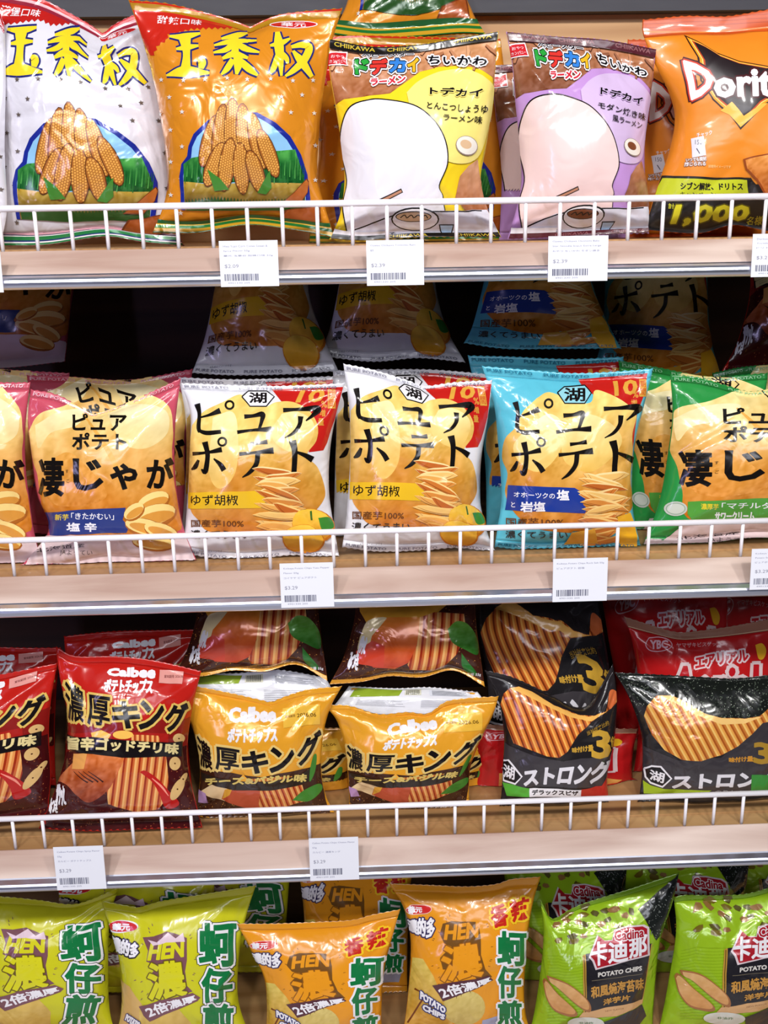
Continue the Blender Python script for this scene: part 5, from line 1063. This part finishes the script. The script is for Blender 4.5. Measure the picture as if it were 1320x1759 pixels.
# ---- third shelf
gq = 'ridged chip bags on the third shelf'
build(R_['J'], DS['chili'], 'red ridged chip bag with chilli pepper, chicken and black banner, whole bag at the left', gq)
b = mk([(-190, 1190), (-100, 1176), (0, 1158), (99, 1138)], [(-210, 1420), (-100, 1424), (0, 1412), (84, 1398)], [(-180, 1300)], [(88, 1200), (84, 1260), (88, 1330), (84, 1376)], 2, .03, lean=.2, bulge=.034, seed=61, seals=(.05, .035))
build(b, DS['chili'], 'red ridged chip bag cut off by the left border of the third shelf', gq)
b = mk([(-150, 1100), (-50, 1108), (40, 1112), (104, 1112)], [(-150, 1330), (0, 1350), (96, 1350)], [(-150, 1200)], [(96, 1200), (94, 1280)], 2, .11, lean=.14, bulge=.026, seed=62, seals=(.05, .035))
build(b, DS['chili'], 'dark red chip bag behind the one at the left border', gq, BACK)
b = mk([(110, 1092), (190, 1084), (260, 1082), (338, 1080)], [(110, 1350), (190, 1354), (260, 1354), (330, 1350)], [(116, 1180), (112, 1280)], [(326, 1180), (324, 1280)], 2, .11, lean=.14, bulge=.028, seed=63, seals=(.05, .035))
build(b, DS['chili'], 'dark red chip bag standing behind the whole red one, its white lettering dim', gq, BACK)
build(R_['K'], DS['cheese'], 'golden ridged chip bag, left of the pair, with yellow date sticker at its top right', gq)
build(R_['K2'], DS['cheese'], 'golden ridged chip bag, right of the pair, squatter, with a broad white back above it', gq)
build(R_['KU'], DS['cheese_low'], 'brown chip bag with tomato and basil, lying above the left golden bag', gq)
b = shifted('KU', 270, 10, .02, 1., 1., lean=.35, bulge=.024, seed=64, seals=(.06, .05))
build(b, DS['cheese_low'], 'brown chip bag with tomato and basil, lying above the right golden bag', gq)
# bags lying face down so that their white backs show above the golden pair
WB = Art(); WB.UV(); WB.P([(60, 60), (420, 90), (400, 330), (60, 420)], (150, 176, 50)); WB.R(440, 90, 560, 300, (216, 214, 190))
for k in range(9): WB.R(452 + k * 11, 110, 457 + k * 11, 280, (70, 70, 70))
WB.R(620, 120, 930, 330, (226, 228, 236))
for k in range(7): WB.R(640, 140 + k * 26, 900 - (k * 37) % 90, 152 + k * 26, (90, 92, 100))
for k in range(9): WB.R(130, 500 + k * 34, 480 - (k * 53) % 120, 510 + k * 34, (170, 170, 176))
for k in range(8): WB.R(560, 480 + k * 36, 860 - (k * 41) % 100, 490 + k * 36, (160, 160, 168))
des('back_white', WB, R_['K'], (236, 236, 240), (236, 168, 50), 'gloss', (230, 230, 234))
b = mk([(312, 1152), (400, 1156), (480, 1150), (560, 1164)], [(312, 1208), (400, 1222), (470, 1240), (570, 1216)], [(304, 1180)], [(572, 1190)], 2, .022, lean=.5, bulge=.006, seed=65)
build(b, DS['back_white'], 'chip bag lying face down, its white printed back showing above the left golden bag', gq, BACK)
b = mk([(600, 1178), (680, 1182), (740, 1180), (820, 1188)], [(566, 1222), (650, 1236), (740, 1240), (840, 1222)], [(584, 1200)], [(832, 1204)], 2, .030, lean=.5, bulge=.008, seed=66)
build(b, DS['back_white'], 'chip bag lying face down, its white printed back showing above the right golden bag', gq, BACK)
b = mk([(345, 1250), (440, 1250), (600, 1250)], [(345, 1364), (440, 1372), (600, 1370)], [(345, 1310)], [(598, 1310)], 2, .1, lean=.1, bulge=.02, seed=67)
build(b, DS['cheese'], 'golden chip bag in the dark between the golden pair', gq, BACK)
b = mk([(600, 1250), (700, 1250), (848, 1250)], [(600, 1364), (720, 1368), (846, 1366)], [(604, 1310)], [(842, 1310)], 2, .1, lean=.1, bulge=.02, seed=68)
build(b, DS['cheese'], 'golden chip bag in the dark right behind the squat golden one', gq, BACK)
build(R_['L'], DS['strong'], 'black ridged chip bag with green, white and red foot, in front', gq)
b = mk([(826, 1010), (890, 1012), (960, 1020), (1024, 1010)], [(830, 1300), (900, 1310), (960, 1310), (1040, 1300)], [(824, 1080), (836, 1160), (840, 1240)], [(1036, 1080), (1048, 1160), (1044, 1240)], 2, .115, lean=.2, bulge=.03, seed=69, seals=(.04, .035))
build(b, DS['strong'], 'black ridged chip bag standing behind the left black bag, its chip half in shade', gq)
build(R_['N2'], DS['nori'], 'black ridged chip bag with glittering dark green top and lime foot', gq)
build(R_['M'], DS['red'], 'bright red corn snack bag with brownish top seal, behind the right black bag', 'red corn snack bags on the third shelf')
b = mk([(1030, 1000), (1100, 990), (1180, 996), (1250, 1004)], [(1040, 1300), (1140, 1310), (1250, 1300)], [(1046, 1100), (1060, 1200)], [(1250, 1100)], 2, .2, lean=.1, bulge=.024, seed=70, seals=(.05, .07))
build(b, DS['red'], 'dark red corn snack bag deep behind the bright red one', 'red corn snack bags on the third shelf', BACK)
b = mk([(1200, 1010), (1280, 1000), (1400, 1010)], [(1200, 1290), (1300, 1300), (1400, 1300)], [(1204, 1100)], [(1400, 1100)], 2, .27, lean=.05, bulge=.024, seed=71, seals=(.05, .07))
build(b, DS['red'], 'dark red corn snack bag at the back right corner of the third shelf', 'red corn snack bags on the third shelf', BACK)
b = mk([(806, 1240), (880, 1246), (980, 1250), (1096, 1250)], [(806, 1384), (900, 1390), (1000, 1392), (1092, 1386)], [(820, 1310)], [(1086, 1310)], 2, .098, lean=.05, bulge=.016, seed=72)
build(b, DS['red'], 'dark red snack bag low behind the left black bag, its corners showing at both sides', 'red corn snack bags on the third shelf', BACK)
# ---- bottom shelf
gb = 'chip bags on the bottom shelf'
build(R_['P'], DS['oyster'], 'yellow-green chip bag with tall green characters, whole bag, second from the left', gb)
b = mk([(-70, 1540), (0, 1540), (70, 1546), (118, 1552), (150, 1546), (206, 1522)], [(-60, 1781), (40, 1781), (120, 1781), (200, 1781)], [(-50, 1600), (-40, 1700)], [(190, 1570), (186, 1640), (188, 1730)], 3, .05, lean=.2, bulge=.034, seed=81, seals=(.05, .06))
build(b, DS['oyster'], 'yellow-green chip bag with tall green characters, cut off by the left border', gb)
b = mk([(100, 1490), (200, 1486), (300, 1490), (370, 1492)], [(110, 1706), (240, 1706), (360, 1706)], [(104, 1600)], [(364, 1600)], 3, .12, lean=.1, bulge=.024, seed=82, seals=(.05, .06))
build(b, DS['oyster'], 'yellow-green chip bag behind the two at the left of the bottom shelf', gb, BACK)
b = mk([(250, 1470), (340, 1466), (420, 1470), (500, 1474)], [(240, 1669), (340, 1669), (500, 1669)], [(252, 1600)], [(492, 1600)], 3, .155, lean=.1, bulge=.024, seed=83, seals=(.05, .06))
build(b, DS['oyster'], 'yellow-green chip bag in shade, seen left of the orange bags', gb, BACK)
b = mk([(407, 1585), (470, 1586), (540, 1584), (604, 1580), (640, 1570), (688, 1560)], [(436, 1811), (500, 1811), (600, 1811), (670, 1811)], [(432, 1634), (456, 1690), (456, 1780)], [(674, 1610), (660, 1670), (656, 1760)], 3, .022, lean=.2, bulge=.032, seed=84, seals=(.05, .06))
build(b, DS['oyster_hot'], 'orange chip bag with red and green characters, the lower one', gb)
build(R_['Q'], DS['oyster_hot'], 'orange chip bag with red and green characters, the taller, reaching the steel lip', gb)
b = mk([(505, 1468), (580, 1464), (650, 1466), (712, 1470)], [(500, 1706), (600, 1706), (700, 1706)], [(520, 1540), (522, 1640)], [(704, 1540), (700, 1640)], 3, .12, lean=.1, bulge=.024, seed=85, seals=(.05, .06))
build(b, DS['oyster_hot'], 'orange chip bag in shade between and behind the two orange ones', gb)
build(R_['S'], DS['lime'], 'lime green chip bag with black panel, left of the two in front', gb)
b = mk([(1158, 1540), (1180, 1536), (1240, 1536), (1300, 1530), (1400, 1494)], [(1120, 1786), (1200, 1786), (1290, 1786), (1370, 1786)], [(1162, 1600), (1150, 1680), (1134, 1760)], [(1396, 1560), (1376, 1640), (1370, 1740)], 3, .045, lean=.2, bulge=.038, seed=86, seals=(.05, .04))
build(b, DS['lime'], 'lime green chip bag with black panel, cut off by the right border', gb)
b = mk([(862, 1470), (930, 1460), (1010, 1464), (1080, 1460)], [(866, 1706), (960, 1706), (1060, 1706)], [(878, 1600)], [(1066, 1600)], 3, .135, lean=.1, bulge=.022, seed=87, seals=(.05, .04))
build(b, DS['lime'], 'lime green chip bag in shade behind the left lime bag', gb)
b = mk([(1060, 1450), (1140, 1446), (1220, 1446), (1290, 1450)], [(1070, 1685), (1160, 1685), (1280, 1685)], [(1074, 1580)], [(1276, 1580)], 3, .14, lean=.1, bulge=.022, seed=88, seals=(.05, .04))
build(b, DS['lime'], 'lime green chip bag in shade between and behind the two lime bags', gb)
b = mk([(1230, 1440), (1320, 1436), (1440, 1440)], [(1240, 1630), (1340, 1630), (1440, 1630)], [(1240, 1580)], [(1430, 1580)], 3, .2, lean=.1, bulge=.022, seed=89, seals=(.05, .04))
build(b, DS['lime'], 'lime green chip bag in shade behind the right lime bag', gb, BACK)

# ---------------------------------------------------------------- price tags
def flat_print(items):
    T_all, C_all = [], []
    for txt, (x0, z0, x1, z1), c in items:
        if txt is None: T = np.array([[(x0, z0), (x1, z0), (x1, z1)], [(x0, z0), (x1, z1), (x0, z1)]], float)
        else:
            G, a = glyphs(txt, False); T = np.stack([x0 + G[..., 0] * (x1 - x0), z0 + G[..., 1] * (z1 - z0)], -1)
        T_all.append(T); C_all.append(np.tile(srgb(c), (len(T) * 3, 1)))
    T = np.concatenate(T_all).reshape(-1, 2); C = np.concatenate(C_all)
    return T, C
TAGS = [
    (0, -92, 4, 432, 504, ('Hwa Yuan Corn Cones', 'Burger Flavor 50g', ''), '$2.09', 'price tag at the far left end of the top shelf, only its edge showing'),
    (0, 378, 479, 414, 493, ('Hwa Yuan Corn Cones Sweet &', 'Spicy Flavor 50g', '華元 玉黍叔 甜辣口味 50g'), '$2.09', 'white price tag reading $2.09, below the orange corn bag'),
    (0, 630, 729, 413, 491, ('Oyatsu Chiikawa Tonkotsu Ram', 'en', ''), '$2.39', 'white price tag below the yellow noodle snack bag'),
    (0, 942, 1045, 406, 484, ('Oyatsu Chiikawa Okonomi Baby', 'Star Noodle Snack Extra Large', 'おやつ ちいかわ モダン焼き'), '$2.39', 'white price tag with three lines of small print, below the lilac bag'),
    (0, 1292, 1392, 402, 476, ('Doritos Nacho', 'Tortilla 60g', 'ドリトス 60g'), '$3.29', 'white price tag at the right border of the top shelf'),
    (1, 482, 574, 968, 1044, ('Koikeya Potato Chips Yuzu Pepper', 'Flavor 50g', 'コイケヤ ピュアポテト'), '$3.29', 'white price tag on the second shelf, below the first white bag'),
    (1, 950, 1044, 960, 1034, ('Koikeya Potato Chips Rock Salt 50g', 'ピュアポテト 岩塩', ''), '', 'white price tag on the second shelf, below the pale blue bag'),
    (1, 1290, 1384, 943, 1013, ('Koikeya Thick', 'Potato Sour 50g', 'ピュアポテト'), '$3.29', 'white price tag at the right border of the second shelf'),
    (2, 95, 181, 1455, 1529, ('Calbee Potato Chips Spicy Flavor', '55g', 'カルビー ポテトチップス'), '$3.29', 'bluish white price tag on the third shelf, below the red bag'),
    (2, 532, 617, 1440, 1513, ('Calbee Potato Chips Cheese Flavor', '55g', 'カルビー 濃厚キング'), '$3.29', 'white price tag on the third shelf, below the golden bags'),
]
M['print'] = film('tag_print', .5, .3, 0, 0, 10)
M['clear'] = plain('grey_tag_clip', (186, 190, 198), .25)
for k, xa, xb, ya, yb, lines, price, label in TAGS:
    Yt, Yb = -.0345, -.0375
    tl = on_plane(np.array(float(xa)), np.array(float(ya)), Yt, 0, 0); tr = on_plane(np.array(float(xb)), np.array(float(ya)), Yt, 0, 0); bl = on_plane(np.array(float(xa)), np.array(float(yb)), Yb, 0, 0)
    wd = tr[0] - tl[0]; zt, zb = tl[2], bl[2]; h = zt - zb; xl = (tl[0] + bl[0]) / 2
    root = empty('price_tag', (xl, Yb, zb)); tag(root, label, 'price tag', 'price tags on the shelf lips')
    dz = np.array([0, Yt - Yb, h])
    def tp(x, z, o): return (x * wd, (Yt - Yb) * z - o, h * z)
    V = [tp(x, z, o) for o in (0, .0005) for x, z in ((0, 0), (1, 0), (1, 1), (0, 1))]
    mesh_obj('card', V, [(3, 2, 1, 0), (4, 5, 6, 7), (0, 1, 5, 4), (1, 2, 6, 5), (2, 3, 7, 6), (3, 0, 4, 7)], M['card'], root)
    V, Fc = box_vf(wd * .2, wd * .8, .0006, .0045, h * .05, h * .3)
    mesh_obj('clip', V, Fc, M['clear'], root)
    it = []; G1 = (150, 152, 176)
    for i, t in enumerate(lines):
        if t: it.append((t, (.07, .86 - i * .105, min(.07 + .028 * len(t) * (2 if ord(t[0]) > 999 else 1), .93), .905 - i * .105), G1))
    if price: it.append((price, (.08, .40, .32, .49), (150, 150, 166)))
    r = np.random.RandomState(len(label))
    x = .07
    while x < .66:
        wbar = r.choice([.008, .014, .02]); it.append((None, (x, .13, x + wbar, .28), (96, 98, 120))); x += wbar + r.choice([.007, .012, .018])
    it.append(('4901330 205', (.12, .065, .5, .1), (150, 152, 170)))
    T, C = flat_print(it)
    V = np.array([tp(a, b_, .00065) for a, b_ in T]); Ft = np.arange(len(V)).reshape(-1, 3)
    me = raw_mesh('printed_text', V, np.zeros((0, 4), int), Ft, C, M['print'])
    o = bpy.data.objects.new('printed_text', me); COL.objects.link(o); o.parent = root
